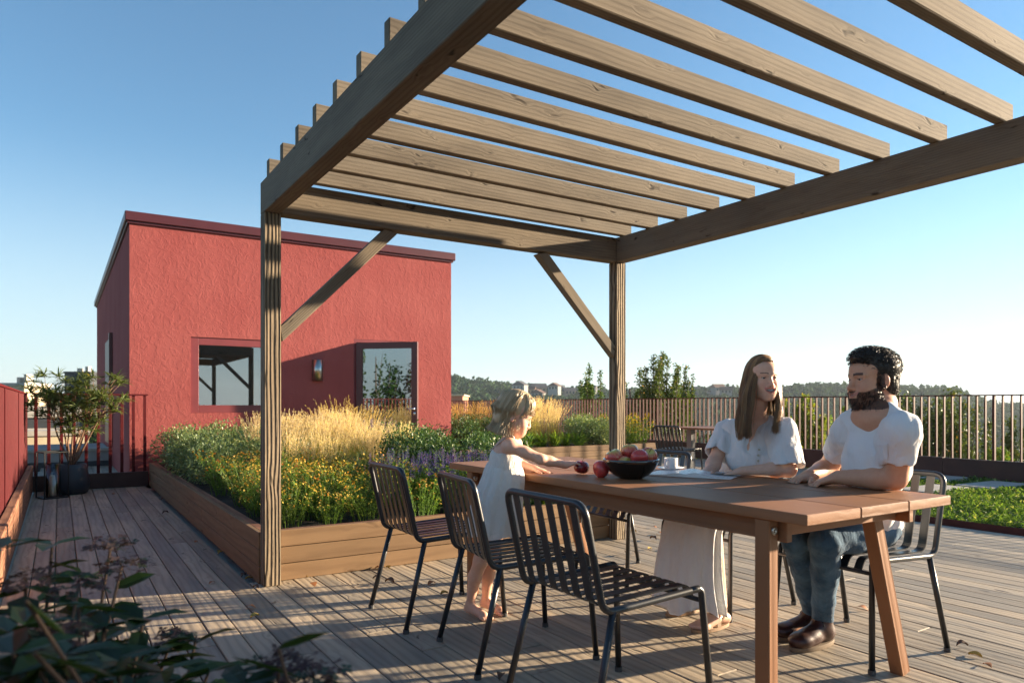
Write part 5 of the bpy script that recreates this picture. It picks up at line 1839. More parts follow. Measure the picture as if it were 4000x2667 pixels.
def head_extras(root, O, Rm, kind):
    K = HEAD[kind]; s = K["s"]; org = np.array(root.location)
    def P(f, l, u): return O + Rm @ (np.array([f, l * K["w"], u]) * s) - org
    em = MB()
    for sd_ in (1, -1):
        c = P(.0735, sd_ * .0315, .0012)
        n = 14; a = np.linspace(0, np.pi, n); b = np.linspace(0, 2 * np.pi, 20, endpoint=False)
        vv = np.stack([np.outer(np.cos(a), np.ones(20)), np.outer(np.sin(a), np.cos(b)), np.outer(np.sin(a), np.sin(b))], -1)
        gz_ = Rm @ rot((0, 0, 1), {"woman": .18, "man": -.12, "girl": 0}[kind] * 1.0) @ rot((0, 1, 0), {"girl": .35}.get(kind, .02))
        vs = (vv.reshape(-1, 3) * .0118 * s) @ gz_.T + c
        i = np.arange(n - 1)[:, None] * 20; k = np.arange(20)[None]; k2 = (k + 1) % 20
        F_ = np.stack([i + k, i + k2, i + 20 + k2, i + 20 + k], -1).reshape(-1, 4)
        mi = np.repeat(np.arange(n - 1) < 3, 20)
        em.add(vs, F_[~mi], None, 0, 0); em.add(vs, F_[mi], None, 0, 1)
    em.build("eyes", [M_eyew, M_iris], root, True)
    if kind != "x":
        mz = -.064 if kind != "girl" else -.060
        op = {"woman": .0105, "man": .005, "girl": .0045}[kind]
        m = MB()
        for k in range(-5, 6):
            ll = k * .0052; ff = .0915 - 12 * ll * ll
            lift = .8 * .0165 * (ll / .0335) ** 2
            c = P(ff, ll, mz + op * .30 + lift)
            hgt = op * 1.15 * (1 - .25 * abs(k) / 5)
            M_ = Matrix([list(r) + [0] for r in (Rm @ rot((0, 0, 1), -k * .12))] + [[0, 0, 0, 1]]); M_.translation = Vector(c)
            box(m, (-.002, -.0024 * s, -hgt * .55), (.002, .0024 * s, hgt * .55), .0008, M=M_)
        m.build("teeth", M_teeth, root, True)


def hand(F, W, D, N, side, s=1.0, curl=(.25, .3, .3, .35), thumb=(.35, .5), spread=.10, cap_=None, rs=1.0):
    """W wrist, D pointing direction, N palm normal (outwards), side +1 if the thumb lies towards D x N"""
    D = np.array(D, float); D /= np.linalg.norm(D); N = np.array(N, float); N -= D * (D @ N); N /= np.linalg.norm(N)
    T = np.cross(D, N) * side
    Rm = np.stack([D, T, N], 1)
    F.cap(W, W + D * .02 * s, .024 * s, .024 * s, .02, flat=(N, 1.35))
    F.ell(W + D * .050 * s + T * .002 * s, np.array((.050, .040, .0155)) * s * rs, Rm, .02 * s)
    F.ell(W + D * .040 * s + T * .024 * s + N * .006 * s, np.array((.034, .018, .015)) * s * rs, Rm, .014 * s)
    tips = []
    for i, (off, ln, r) in enumerate(((.0285, .070, .0086), (.0095, .078, .0088), (-.0095, .072, .0084), (-.0275, .057, .0075))):
        b = W + (D * (.088 - abs(i - 1.2) * .004) + T * off) * s + N * .001 * s
        a0 = (1.5 - i) * spread
        d = D * math.cos(a0) + T * math.sin(a0)
        c_ = curl[i] if not np.isscalar(curl) else curl
        pts = [b - d * .02 * s, b]; ang = 0
        for q, fr_ in enumerate((.45, .30, .25)):
            ang += c_ * (1.0, 1.15, .7)[q]
            dd = d * math.cos(ang) + N * math.sin(ang)
            pts.append(pts[-1] + dd * ln * fr_ * s)
        rr = [r * 1.02, r, r * .95, r * .88, r * .74]
        F.chain(pts, [x * s * rs for x in rr], .0045 * s)
        tips.append(pts[-1])
    b = W + (D * .028 + T * .026 + N * .008) * s
    a0, cu = thumb
    d1 = D * math.cos(a0 + .35) + T * math.sin(a0 + .35) + N * cu * .5
    d1 /= np.linalg.norm(d1); d2 = d1 * .8 + D * .45 + N * cu * .3; d2 /= np.linalg.norm(d2)
    p1 = b + d1 * .034 * s; p2 = p1 + d2 * .030 * s; p3 = p2 + (d2 + D * .3) / np.linalg.norm(d2 + D * .3) * .022 * s
    F.chain([b, p1, p2, p3], [x * s * rs for x in (.0125, .0105, .0098, .0078)], .008 * s)
    return tips


def strands(mb, paths, rad, seg=4, rr=None, taper=.25):
    """paths: (n, K, 3) hair paths as thin tubes"""
    n, K, _ = paths.shape
    T = np.gradient(paths, axis=1); T /= np.maximum(np.linalg.norm(T, axis=2, keepdims=True), 1e-9)
    ref = np.array([.3, .5, .8]); U = np.cross(T, ref); U /= np.maximum(np.linalg.norm(U, axis=2, keepdims=True), 1e-9); Vv = np.cross(T, U)
    tp = (1 - (1 - taper) * np.linspace(0, 1, K) ** 2)[None, :, None] * (np.asarray(rad).reshape(-1, 1, 1) if not np.isscalar(rad) else rad)
    vs = np.stack([paths + (U * math.cos(a) + Vv * math.sin(a)) * tp for a in np.linspace(0, 2 * np.pi, seg, endpoint=False)], 2)
    base = np.arange(n)[:, None, None] * K * seg; i = np.arange(K - 1)[None, :, None] * seg; k = np.arange(seg)[None, None]; k2 = (k + 1) % seg
    Fq = np.stack([base + i + k, base + i + k2, base + i + seg + k2, base + i + seg + k], -1).reshape(-1, 4)
    r_ = np.repeat(rng.random(n) if rr is None else rr, K * seg)
    mb.add(vs.reshape(-1, 3), Fq, None, r_)


def folds(amp, comps):
    def f(x, y, z):
        o = 0
        for (kx, ky, kz, ph, w_) in comps:
            a = kx * x + ky * y + kz * z + ph
            o = o + w_ * np.sin(a + 1.3 * np.sin(.37 * a + ky * z * .6 + kx * .3 * y))
        return amp * o
    return f


RG = np.array([CA, -SA, 0.0]); FW = np.array([SA, CA, 0.0]); UP = np.array([0, 0, 1.0])
def cd(r, d, u=0.0):
    v = RG * r + FW * d + UP * u
    return v / np.linalg.norm(v)

# ---------------------------------------------------------------- the man
def catmull(pts, n):
    P = np.array(pts, float); P = np.vstack([2 * P[0] - P[1], P, 2 * P[-1] - P[-2]])
    out = []
    for i in range(1, len(P) - 2):
        for t_ in np.linspace(0, 1, n, endpoint=False):
            out.append(.5 * ((2 * P[i]) + (-P[i - 1] + P[i + 1]) * t_ + (2 * P[i - 1] - 5 * P[i] + 4 * P[i + 1] - P[i + 2]) * t_ ** 2 + (-P[i - 1] + 3 * P[i] - 3 * P[i + 1] + P[i + 2]) * t_ ** 3))
    out.append(P[-2]); return np.array(out)


def with_sleeves(T, specs, h=.0068):
    """torso cloth plus one separately cut sleeve for each arm"""
    VV, FF = [], []; k = 0
    v, f = polygonise(T, h); VV.append(v); FF.append(f); k += len(v)
    for caps, cut_c, cut_r, cut_R, hollow in specs:
        S = Field()
        for c_ in caps: S.cap(*c_)
        S.ell(cut_c, cut_r, cut_R, .003, True)
        if hollow: S.cap(*hollow)
        S.disp = T.disp
        v, f = polygonise(S, h * .85); VV.append(v); FF.append(f + k); k += len(v)
    return np.concatenate(VV), np.concatenate(FF)


def wrap_root(name, p, label, group=None):
    return empty(name, (p[0], p[1], 0), 0, label, "person", group)


def do_man():
    global rng
    rng = np.random.default_rng(501)
    HO = J(2003, 873, 3.0)
    Rh = fr(cd(-.985, -.17, .015)) @ rot((0, 1, 0), .02)
    pelvis = np.array([3.13, 1.87, .545])
    root = wrap_root("person", pelvis, "bearded man with dark curly hair, white pocket t shirt and jeans, seated")
    sl, sr = J(2072, 984, 2.79), J(1949, 984, 3.14)          # left (near), right shoulder joints
    el, er = J(2057, 1098, 2.86), J(1903, 1076, 3.38)
    wl, wr = J(1925, 1096, 3.02), J(1858, 1092, 3.22)
    neck = (sl + sr) / 2 + np.array([0.015, 0, .055])
    nb = J(2022, 925, 3.0)                                  # top of the neck
    fwd = cd(-.96, -.285)
    side = np.cross(UP, fwd)
    side = side if side @ (sl - sr) > 0 else -side
    chest = (sl + sr) / 2 + np.array([-.0, 0, -.13]) - fwd * .045 - side * .030
    belly = chest * .45 + pelvis * .55 - side * .02
    Rt = fr(fwd)
    F = Field()
    head(F, HO, Rh, "man")
    F.cap(neck + UP * -.02, nb, .064, .058, .03)
    F.cap(neck - side * .09 - UP * .025, neck + side * .09 - UP * .025, .036, .036, .06)
    F.cap(nb - UP * .01, neck + side * .05, .045, .05, .04); F.cap(nb - UP * .01, neck - side * .05, .045, .05, .04)
    F.ell(chest, (.10, .135, .145), Rt, .05); F.ell(belly, (.095, .12, .16), Rt, .06); F.ell(pelvis, (.13, .155, .11), Rt, .05)
    for S_, E_, W_ in ((sl, el, wl), (sr, er, wr)):
        F.ell(S_ - UP * .004, (.052, .052, .052), None, .04)
        m1 = S_ * .55 + E_ * .45
        F.chain([S_, m1, E_], [.048, .050, .043], .02)
        m2 = E_ * .68 + W_ * .32
        F.chain([E_, m2, W_], [.042, .045, .029], .02)
    # legs, under the trousers
    hl, hr = pelvis + side * .09 + fwd * .02, pelvis - side * .09 + fwd * .02
    kl, kr = np.array([2.72, 1.80, .525]), J(1830, 1242, 3.12)
    al, ar = np.array([2.955, 1.965, .115]), J(1866, 1408, 3.36)
    for H_, K_, A_ in ((hl, kl, al), (hr, kr, ar)):
        F.chain([H_, K_, A_], [.07, .05, .036], .03)
        F.cap(A_ - UP * .04, A_ - UP * .07 + np.array([-.14, .0, 0]), .03, .025, .02)
    hn = [J(1868, 1104, 3.04), J(1806, 1103, 3.16)]
    hand(F, wl, hn[0] - wl - UP * .012, cd(.05, -.12, -1), -1, 1.0, (.26, .30, .36, .46), (.25, .1), .05)
    hand(F, wr, hn[1] - wr - UP * .012, cd(.05, -.12, -1), 1, 1.0, (.30, .34, .38, .42), (.6, .2), .09)
    hb = lambda W_, tip, r: (np.minimum(W_, tip) - r, np.maximum(W_, tip) + r)
    t1 = wl + (hn[0] - wl) / np.linalg.norm(hn[0] - wl) * .19; t2 = wr + (hn[1] - wr) / np.linalg.norm(hn[1] - wr) * .19
    v, f = polygonise(F, .0075, [(HO - .145, HO + .145, .0026), (*hb(wl, t1, .045), .0027), (*hb(wr, t2, .045), .0027)])
    # forearms and hands rest on the table, never in it
    on = (v[:, 0] < TBX1) & (v[:, 1] > TBY0) & (v[:, 2] > .68) & (v[:, 0] > 2.0)
    v[on, 2] = np.maximum(v[on, 2], TBZ + .001)
    cols, beard = head_cols(v, HO, Rh, "man", HEAD["man"]["skin"])
    mesh_obj("body", v, f, M_skin, root, cols)
    head_extras(root, HO, Rh, "man")
    # --- t shirt
    T = Field()
    T.ell(chest - UP * .005, (.122, .152, .160), Rt, .05); T.ell(belly - UP * .01, (.122, .142, .19), Rt, .06); T.ell(pelvis + UP * .02 - fwd * .01, (.135, .165, .10), Rt, .05)
    T.cap(neck - side * .12 - UP * .04, neck + side * .12 - UP * .04, .05, .05, .05)
    for sg in (1, -1): T.cap(neck + side * .050 * sg + UP * .022 - fwd * .012, neck + side * .15 * sg - UP * .030, .036, .046, .03)
    specs = []
    for S_, E_ in ((sl, el), (sr, er)):
        q = S_ * .46 + E_ * .54; d_ = (E_ - S_) / np.linalg.norm(E_ - S_)
        inn = S_ * .72 + neck * .28 - UP * .015
        specs.append(([(S_, q + d_ * .05, .060, .064, .02), (inn, S_ - UP * .004, .052, .060, .05), (S_ - UP * .03, chest + (S_ - chest) * .55, .05, .06, .05)],
                      q + d_ * .10, (.09, .14, .14), fr(d_), (q - d_ * .01, q + d_ * .2, .050, .056, .004, True)))
    nk = neck + UP * .060 + fwd * .045
    T.ell(nk, (.072, .070, .072), Rt, .006, True)
    T.cap(nk - fwd * .03, nk + UP * .2 - fwd * .06, .052, .08, .006, True)
    T.disp = folds(.0024, [(22, 14, -26, 0, 1), (-31, 9, 17, 2, .7), (62, -78, 30, 1, .55), (-84, 60, 48, 4, .5)])
    v, f = with_sleeves(T, specs)
    so = mesh_obj("t_shirt", v, f, M_cotton, root)
    # pocket on the left chest
    pc = J(2020, 1046, 2.83); 
    # find the shirt surface nearest to the pocket's line of sight
    vo = v
    prj = (vo - np.array([0, 0, CAM_H])); dd = prj @ FW; px = 1176 + (prj @ RG) / dd * FPX; py = HY - prj[:, 2] / dd * FPX
    def surf(x, y, r=14):
        k = ((px - x) ** 2 + (py - y) ** 2 < r * r)
        return vo[k][np.argmin(dd[k])] if k.any() else J(x, y, 2.85)
    gx = np.linspace(2002, 2036, 9); gy = np.linspace(1018, 1072, 11)
    pts = np.array([[surf(x + (y - 1018) * -.02, y, 8) for x in gx] for y in gy])
    ker = np.array([.25, .5, .25])
    for _ in range(2):
        for ax in (0, 1):
            pp = np.pad(pts, [(1, 1) if a == ax else (0, 0) for a in range(3)], mode='reflect')
            pts = sum(ker[i] * np.take(pp, range(i, i + pts.shape[ax]), axis=ax) for i in range(3))
    tocam = np.array([0, 0, CAM_H]) - pts; tocam /= np.linalg.norm(tocam, axis=2, keepdims=True)
    m = MB(); o_ = pts + tocam * .006 - np.array(root.location)
    inn = pts - tocam * .004 - np.array(root.location)
    ny, nx = pts.shape[:2]; idn = np.arange(ny * nx).reshape(ny, nx)
    fs = np.stack([idn[:-1, :-1], idn[1:, :-1], idn[1:, 1:], idn[:-1, 1:]], -1).reshape(-1, 4)
    rim = list(idn[0]) + list(idn[1:, -1]) + list(idn[-1, ::-1][1:]) + list(idn[::-1, 0][1:-1])
    N_ = ny * nx
    sd = [(rim[i], rim[(i + 1) % len(rim)], rim[(i + 1) % len(rim)] + N_, rim[i] + N_) for i in range(len(rim))]
    m.add(np.concatenate([o_.reshape(-1, 3), inn.reshape(-1, 3)]), np.concatenate([fs, np.array(sd)]), np.concatenate([pts.reshape(-1, 3)] * 2))
    ring = [tuple(o_.reshape(-1, 3)[i]) for i in rim + rim[:1]]
    tube(m, ring, .0014, 5); tube(m, [tuple(x) for x in o_[1]], .0012, 5)
    m.build("pocket", M_cotton, so, True)
    # collar band
    # --- jeans
    Q = Field()
    Q.ell(pelvis - UP * .01, (.135, .168, .10), Rt, .05)
    for H_, K_, A_ in ((hl, kl, al), (hr, kr, ar)):
        mid = H_ * .5 + K_ * .5
        cf = K_ * .62 + A_ * .38 + np.array([.012, 0, 0])
        Q.chain([H_, mid, K_], [.085, .078, .064], .02)
        Q.chain([K_, cf, A_ + UP * .01], [.064, .058, .046], .015)
        Q.ell(A_ - UP * .075, (.12, .12, .045), None, .004, True)
    Q.disp = folds(.0016, [(40, 25, 55, 0, 1), (-30, 60, 70, 2, .8), (70, -30, 90, 1, .5), (15, 20, -30, 3, .6)])
    v, f = polygonise(Q, .0068)
    mesh_obj("jeans", v, f, M_jeans, root)
    # --- shoes
    for A_, dy, nm in ((al, 0, 0), (ar, .01, 1)):
        base = np.array([A_[0], A_[1], 0])
        fw_ = np.array([-1.0, .06 + dy, 0]); fw_ /= np.linalg.norm(fw_)
        if nm: fw_ = np.array([-.93, .25, 0]); fw_ /= np.linalg.norm(fw_)
        sd_ = np.cross(UP, fw_); Rs = fr(fw_)
        S = Field()
        S.ell(base + fw_ * -.015 + UP * .055, (.052, .040, .042), Rs, .02)
        S.ell(base + fw_ * .10 + UP * .046, (.095, .047, .036), Rs, .03)
        S.ell(base + fw_ * .155 + UP * .042, (.055, .047, .032), Rs, .03)
        S.cap(base + UP * .07 - fw_ * .005, base + UP * .118 + fw_ * .0, .042, .044, .025)
        S.cap(base + UP * .085 + fw_ * .03, base + UP * .06 + fw_ * .09, .034, .034, .03)
        S.cap(base + UP * .13, base + UP * .2, .034, .04, .006, True)
        v, f = polygonise(S, .005); v[:, 2] = np.maximum(v[:, 2], .014)
        sh = mesh_obj("shoe", v, f, M_shoe, root)
        O_ = np.array(root.location)
        m = MB(); n = 44; a = np.linspace(0, 2 * np.pi, n, endpoint=False)
        outl = []
        for q in a:
            xx = .072 + .142 * np.cos(q); yy = .0465 * np.sin(q) * (1 + .12 * np.cos(q)) * (1 if abs(np.sin(q)) > 0 else 1)
            outl.append(base + fw_ * xx + sd_ * yy)
        outl = np.array(outl) - O_
        lay = [outl + UP * 0, outl * 1 + UP * .012, outl + UP * .022]
        cen = outl.mean(0)
        lay[1] = cen + (outl - cen) * 1.02 + UP * .012; lay[2] = cen + (outl - cen) * 1.0 + UP * .021; lay[0] = cen + (outl - cen) * .985 + UP * .001
        vs = np.concatenate(lay + [cen[None] + UP * .02]); fs = []
        for L_ in range(2):
            for i in range(n): fs.append((L_ * n + i, L_ * n + (i + 1) % n, (L_ + 1) * n + (i + 1) % n, (L_ + 1) * n + i))
        m.add(vs, fs); m.add(lay[2], [tuple(range(n))]); m.add(lay[0], [tuple(range(n))[::-1]])
        m.build("sole", M_sole, sh, True)
        m = MB()
        for k in range(5):
            c = base + fw_ * (.045 + .017 * k) + UP * (.107 - .0085 * k) - O_
            sg = 1 if k % 2 else -1
            tube(m, [tuple(c - sd_ * .022 - fw_ * .006 * sg - UP * .006), tuple(c + UP * .003), tuple(c + sd_ * .022 + fw_ * .006 * sg - UP * .006)], .0022, 5)
        c = base + fw_ * .04 + UP * .112 - O_
        for sg in (1, -1):
            tube(m, round_path([tuple(c), tuple(c + sd_ * .025 * sg + UP * .012), tuple(c + sd_ * .045 * sg - UP * .02), tuple(c + sd_ * .01 * sg)], .02, 5), .002, 5)
            tube(m, [tuple(c), tuple(c + sd_ * .03 * sg + fw_ * .02 - UP * .02), tuple(c + sd_ * .042 * sg + fw_ * .04 - UP * .055)], .002, 5)
        m.build("laces", M_lace, sh, True)
    # --- hair: a soft cap and several hundred curls
    K = HEAD["man"]; s = K["s"]
    Hf = Field()
    Hf.ell(HO + Rh @ (np.array([-.020, 0, .052]) * s), np.array((.104, .083, .084)) * s, Rh, .02)
    Hf.ell(HO + Rh @ (np.array([-.062, 0, -.028]) * s), np.array((.046, .062, .062)) * s, Rh, .03)
    Hf.ell(HO + Rh @ (np.array([.030, 0, .098]) * s), np.array((.062, .060, .034)) * s, Rh, .03)
    Hf.ell(HO + Rh @ (np.array([.112, 0, .005]) * s), np.array((.062, .12, .066)) * s, Rh, .012, True)
    Hf.ell(HO + Rh @ (np.array([.055, 0, -.055]) * s), np.array((.075, .12, .078)) * s, Rh, .01, True)
    Hf.ell(HO + Rh @ (np.array([-.03, 0, -.115]) * s), np.array((.12, .1, .032)) * s, Rh, .01, True)
    v, f = polygonise(Hf, .004)
    ho = mesh_obj("hair", v, f, M_hdark, root)
    L = ((v - HO) @ Rh) / s
    n_c = 2300
    pick = rng.integers(0, len(v), n_c)
    P0 = v[pick]; L0 = L[pick]
    cen = HO + Rh @ (np.array([-.02, 0, .02]) * s)
    N0 = (P0 - cen); N0 /= np.linalg.norm(N0, axis=1, keepdims=True)
    top = np.clip((L0[:, 2] - .02) / .09, 0, 1)
    Kp = 9; tt = np.linspace(0, 1, Kp)
    t1 = np.cross(N0, unit(n_c)); t1 /= np.linalg.norm(t1, axis=1, keepdims=True); t2 = np.cross(N0, t1)
    back = -(Rh[:, 0])[None] * .3 - UP[None] * .4
    rad = (.0035 + .0055 * top)[:, None, None]
    ang = tt[None, :, None] * (3.6 + 2.2 * rng.random((n_c, 1, 1)))
    path = P0[:, None] - N0[:, None] * .004 + N0[:, None] * (tt[None, :, None] * (.005 + .011 * top[:, None, None])) + t1[:, None] * (np.cos(ang) - 1) * rad + t2[:, None] * np.sin(ang) * rad + back[:, None] * (tt[None, :, None] * .008)
    m = MB(); strands(m, path - np.array(root.location), .0013, 4, taper=.45)
    # beard
    bv = HO_v = None
    vb, fb = v, f
    m.build("curls", M_hdark, ho, True)
    bo = [o for o in root.children if o.name.startswith("body")][0]
    n = len(bo.data.vertices); co = np.empty(n * 3); bo.data.vertices.foreach_get("co", co); co = co.reshape(-1, 3) + np.array(root.location)
    near = np.linalg.norm(co - HO, axis=1) < .16
    co = co[near]
    _, bd = head_cols(co, HO, Rh, "man", (0, 0, 0))
    c2 = co[bd > .5]
    c2 = c2[rng.integers(0, len(c2), 1500)]
    out = c2 - (HO + Rh @ np.array([.0, 0, -.05])); out /= np.linalg.norm(out, axis=1, keepdims=True)
    d_ = out * .45 - UP * .8 + Rh[:, 0] * .15 + unit(len(c2)) * .45; d_ /= np.linalg.norm(d_, axis=1, keepdims=True)
    tt = np.linspace(0, 1, 3)
    LL = rng.uniform(.007, .014, (len(c2), 1, 1))
    m = MB(); strands(m, c2[:, None] + d_[:, None] * tt[None, :, None] * LL - np.array(root.location), .00085, 3, taper=.4)
    m.build("beard", M_hdark, root, True)
    return root


# ---------------------------------------------------------------- the woman
def do_woman():
    global rng
    rng = np.random.default_rng(502)
    HO = J(1750, 871, 3.50)
    Rh = fr(cd(.13, -.99, .03), UP + RG * -.03)
    pelvis = np.array([3.14, 2.62, .55])
    root = wrap_root("person", pelvis, "smiling woman with long brown hair in a white blouse and long white skirt, seated")
    sl, sr = J(1802, 985, 3.47), J(1672, 988, 3.74)
    el, er = J(1812, 1078, 3.40), J(1640, 1062, 3.66)
    wl, wr = J(1706, 1082, 3.44), J(1633, 1078, 3.58)
    fwd = cd(-.64, -.74); side = np.cross(UP, fwd); Rt = fr(fwd)
    neck = (sl + sr) / 2 + np.array([0, 0, .055])
    nb = J(1741, 925, 3.53)
    chest = (sl + sr) / 2 - UP * .10 + fwd * -.02
    belly = chest * .45 + pelvis * .55
    F = Field()
    head(F, HO, Rh, "woman")
    F.cap(neck - UP * .02, nb, .050, .047, .03)
    F.cap(neck - side * .08 - UP * .03, neck + side * .08 - UP * .03, .03, .03, .05)
    F.ell(chest, (.095, .145, .14), Rt, .05); F.ell(belly, (.085, .12, .15), Rt, .06); F.ell(pelvis, (.12, .16, .11), Rt, .05)
    F.ell(chest + fwd * .06 - UP * .04, (.05, .12, .06), Rt, .04)
    for S_, E_, W_ in ((sl, el, wl), (sr, er, wr)):
        F.ell(S_ - UP * .01, (.040, .040, .040), None, .04)
        F.chain([S_ - UP * .008, S_ * .5 + E_ * .5, E_], [.038, .039, .034], .02)
        F.chain([E_, E_ * .65 + W_ * .35, W_], [.034, .036, .0225], .02)
    hl, hr = pelvis + fwd * .03 + side * .08, pelvis + fwd * .03 - side * .08
    kl, kr = np.array([2.73, 2.42, .53]), np.array([2.74, 2.62, .53])
    al, ar = np.array([2.77, 2.40, .105]), np.array([2.86, 2.66, .105])
    for H_, K_, A_ in ((hl, kl, al), (hr, kr, ar)): F.chain([H_, K_, A_], [.06, .045, .032], .03)
    for A_ in (al, ar):
        for i in range(5):
            o_ = (i - 2) * .0145
            F.chain([A_ + np.array([-.05, o_ * .7, -.055]), A_ + np.array([-.135, o_, -.078]), A_ + np.array([-.175 + abs(i - (3.4 if A_ is al else .6)) * .009 - .008, o_ * 1.15, -.080])], [.022, .014, .0105 if i != 3 else .011], .012)
        F.cap(A_ - UP * .06, A_ + np.array([.035, 0, -.068]), .030, .028, .03)
    tipl = J(1652, 1092, 3.46); tipr = J(1600, 1088, 3.52)
    hand(F, wl, tipl - wl, cd(.05, -.1, -1), -1, .93, (.10, .12, .14, .18), (.3, .05), .06, rs=.88)
    hand(F, wr, tipr - wr, cd(.05, -.1, -1), 1, .93, (.18, .2, .2, .24), (.5, .1), .10, rs=.88)
    hb = lambda W_, T_, r=.045: (np.minimum(W_, T_) - r, np.maximum(W_, T_) + r)
    e1 = wl + (tipl - wl) / np.linalg.norm(tipl - wl) * .18; e2 = wr + (tipr - wr) / np.linalg.norm(tipr - wr) * .18
    fb = (al + np.array([-.20, -.05, -.105]), al + np.array([.06, .05, .01]), .0035)
    v, f = polygonise(F, .0075, [(HO - .135, HO + .135, .0025), (*hb(wl, e1), .0025), (*hb(wr, e2), .0025), fb])
    on = (v[:, 0] < TBX1) & (v[:, 2] > .68) & (v[:, 0] > 2.0) & (v[:, 2] < .95)
    v[on, 2] = np.maximum(v[on, 2], TBZ + .012)
    v[:, 2] = np.where(v[:, 2] < .3, np.maximum(v[:, 2], .014), v[:, 2])
    cols, _ = head_cols(v, HO, Rh, "woman", HEAD["woman"]["skin"])
    mesh_obj("body", v, f, M_skin, root, cols)
    head_extras(root, HO, Rh, "woman")
    # blouse: loose, wide sleeves, deep v neck
    T = Field()
    T.ell(chest - UP * .005, (.118, .148, .150), Rt, .05); T.ell(belly, (.125, .145, .19), Rt, .06); T.ell(pelvis + UP * .02, (.14, .175, .12), Rt, .05)
    T.ell(chest + fwd * .06 - UP * .05, (.06, .13, .075), Rt, .05)
    T.cap(neck - side * .10 - UP * .05, neck + side * .10 - UP * .05, .042, .042, .05)
    for sg in (1, -1): T.cap(neck + side * .05 * sg - UP * .008 - fwd * .015, neck + side * .14 * sg - UP * .05, .032, .040, .03)
    specs = []
    for S_, E_, q_, r1 in ((sl, el, .84, .084), (sr, er, .68, .076)):
        q = S_ * (1 - q_) + E_ * q_; d_ = (E_ - S_) / np.linalg.norm(E_ - S_)
        inn = S_ * .70 + neck * .30 - UP * .02
        specs.append(([(S_ - UP * .005, q + d_ * .05, .052, r1, .03), (inn, S_ - UP * .006, .042, .052, .05), (chest + (S_ - chest) * .6 - UP * .02, q - d_ * .05 + (chest - q) * .12, .05, .058, .06)],
                      q + d_ * .11, (.10, .17, .17), fr(d_), (q - d_ * .02, q + d_ * .2, r1 * .78, r1 * .88, .004, True)))
    nk = neck + UP * .03
    T.cap(nk + fwd * .06 + UP * .04, chest + fwd * .12 - UP * .005, .066, .008, .006, True)
    T.cap(nk + fwd * .10 + UP * .03, chest + fwd * .155 - UP * .02, .068, .008, .006, True)
    T.cap(nk - UP * .0, nk + UP * .2, .056, .08, .006, True)
    T.disp = folds(.0020, [(20, 16, -14, 0, 1), (-34, 12, 9, 2, .7), (75, -62, 18, 1, .8), (-70, 84, 22, 4, .7), (100, 60, -30, 2, .4)])
    v, f = with_sleeves(T, specs)
    tb_ = (v[:, 0] < TBX1 + .005) & (v[:, 2] < TBZ + .002) & (v[:, 2] > .66); v[tb_, 0] = TBX1 + .006
    bl = mesh_obj("blouse", v, f, M_linen, root)
    # button placket
    prj = (v - np.array([0, 0, CAM_H])); dd = prj @ FW; px = 1176 + (prj @ RG) / dd * FPX; py = HY - prj[:, 2] / dd * FPX
    def surf(x, y, r=9):
        k = ((px - x) ** 2 + (py - y) ** 2 < r * r)
        return v[k][np.argmin(dd[k])] if k.any() else J(x, y, 3.4)
    m = MB(); org = np.array(root.location)
    line = np.array([surf(1735 + (y - 1020) * -.045, y) - FW * .004 for y in np.linspace(1018, 1072, 8)]) - org
    ribbon(m, [tuple(p) for p in line], .022, .003, side=tuple(RG)); 
    m.build("placket", M_linen, bl)
    m = MB()
    for y in (1027, 1045, 1063):
        c = surf(1735 + (y - 1020) * -.045, y) - FW * .010 - org
        a = MB(); lathe(a, [(0, 0), (.0055, 0), (.0055, .002), (0, .002)], 14)
        Mx = np.array(Matrix.Rotation(R(90), 3, 'X')); Mz = np.array(Matrix.Rotation(-YAW, 3, 'Z'))
        m.add(a.v[0] @ Mx.T @ Mz.T + c, a.f[0])
    m.build("buttons", plain("pale_button", (.55, .5, .38), rough=.3), bl, True)
    # necklace
    m = MB(); ch = chest + fwd * .112 + UP * .035
    p0 = neck + fwd * .035 + side * .045 + UP * .01; p1 = neck + fwd * .035 - side * .045 + UP * .01; pm = neck + fwd * .088 - UP * .055
    cv = [p0 * (1 - q) ** 2 + 2 * (pm * 1.0 + (pm - (p0 + p1) / 2) * .5) * q * (1 - q) + p1 * q * q for q in np.linspace(0, 1, 12)]
    tube(m, [tuple(c - org) for c in cv], .0008, 4)
    c = cv[6] - org; box(m, c - .004, c + .004, .002)
    m.build("necklace", M_steel, root)
    # long skirt as one folded tube over the lap down to the deck
    cen = catmull([pelvis + UP * .02 + np.array([.04, 0, 0]), (2.98, 2.575, .575), (2.83, 2.54, .565), (2.715, 2.53, .50), (2.695, 2.54, .36), (2.70, 2.56, .20), (2.715, 2.575, .055)], 10)
    wdt = np.interp(np.linspace(0, 1, len(cen)), [0, .2, .45, .62, .8, 1], [.19, .19, .185, .19, .205, .225])
    thk = np.interp(np.linspace(0, 1, len(cen)), [0, .2, .45, .62, .8, 1], [.13, .10, .085, .095, .115, .125])
    Tn = np.gradient(cen, axis=0); Tn /= np.linalg.norm(Tn, axis=1, keepdims=True)
    NA_ = 150; a = np.linspace(0, 2 * np.pi, NA_, endpoint=False)
    sdv = np.array([.12, 1.0, 0]); sdv /= np.linalg.norm(sdv)
    rows = []
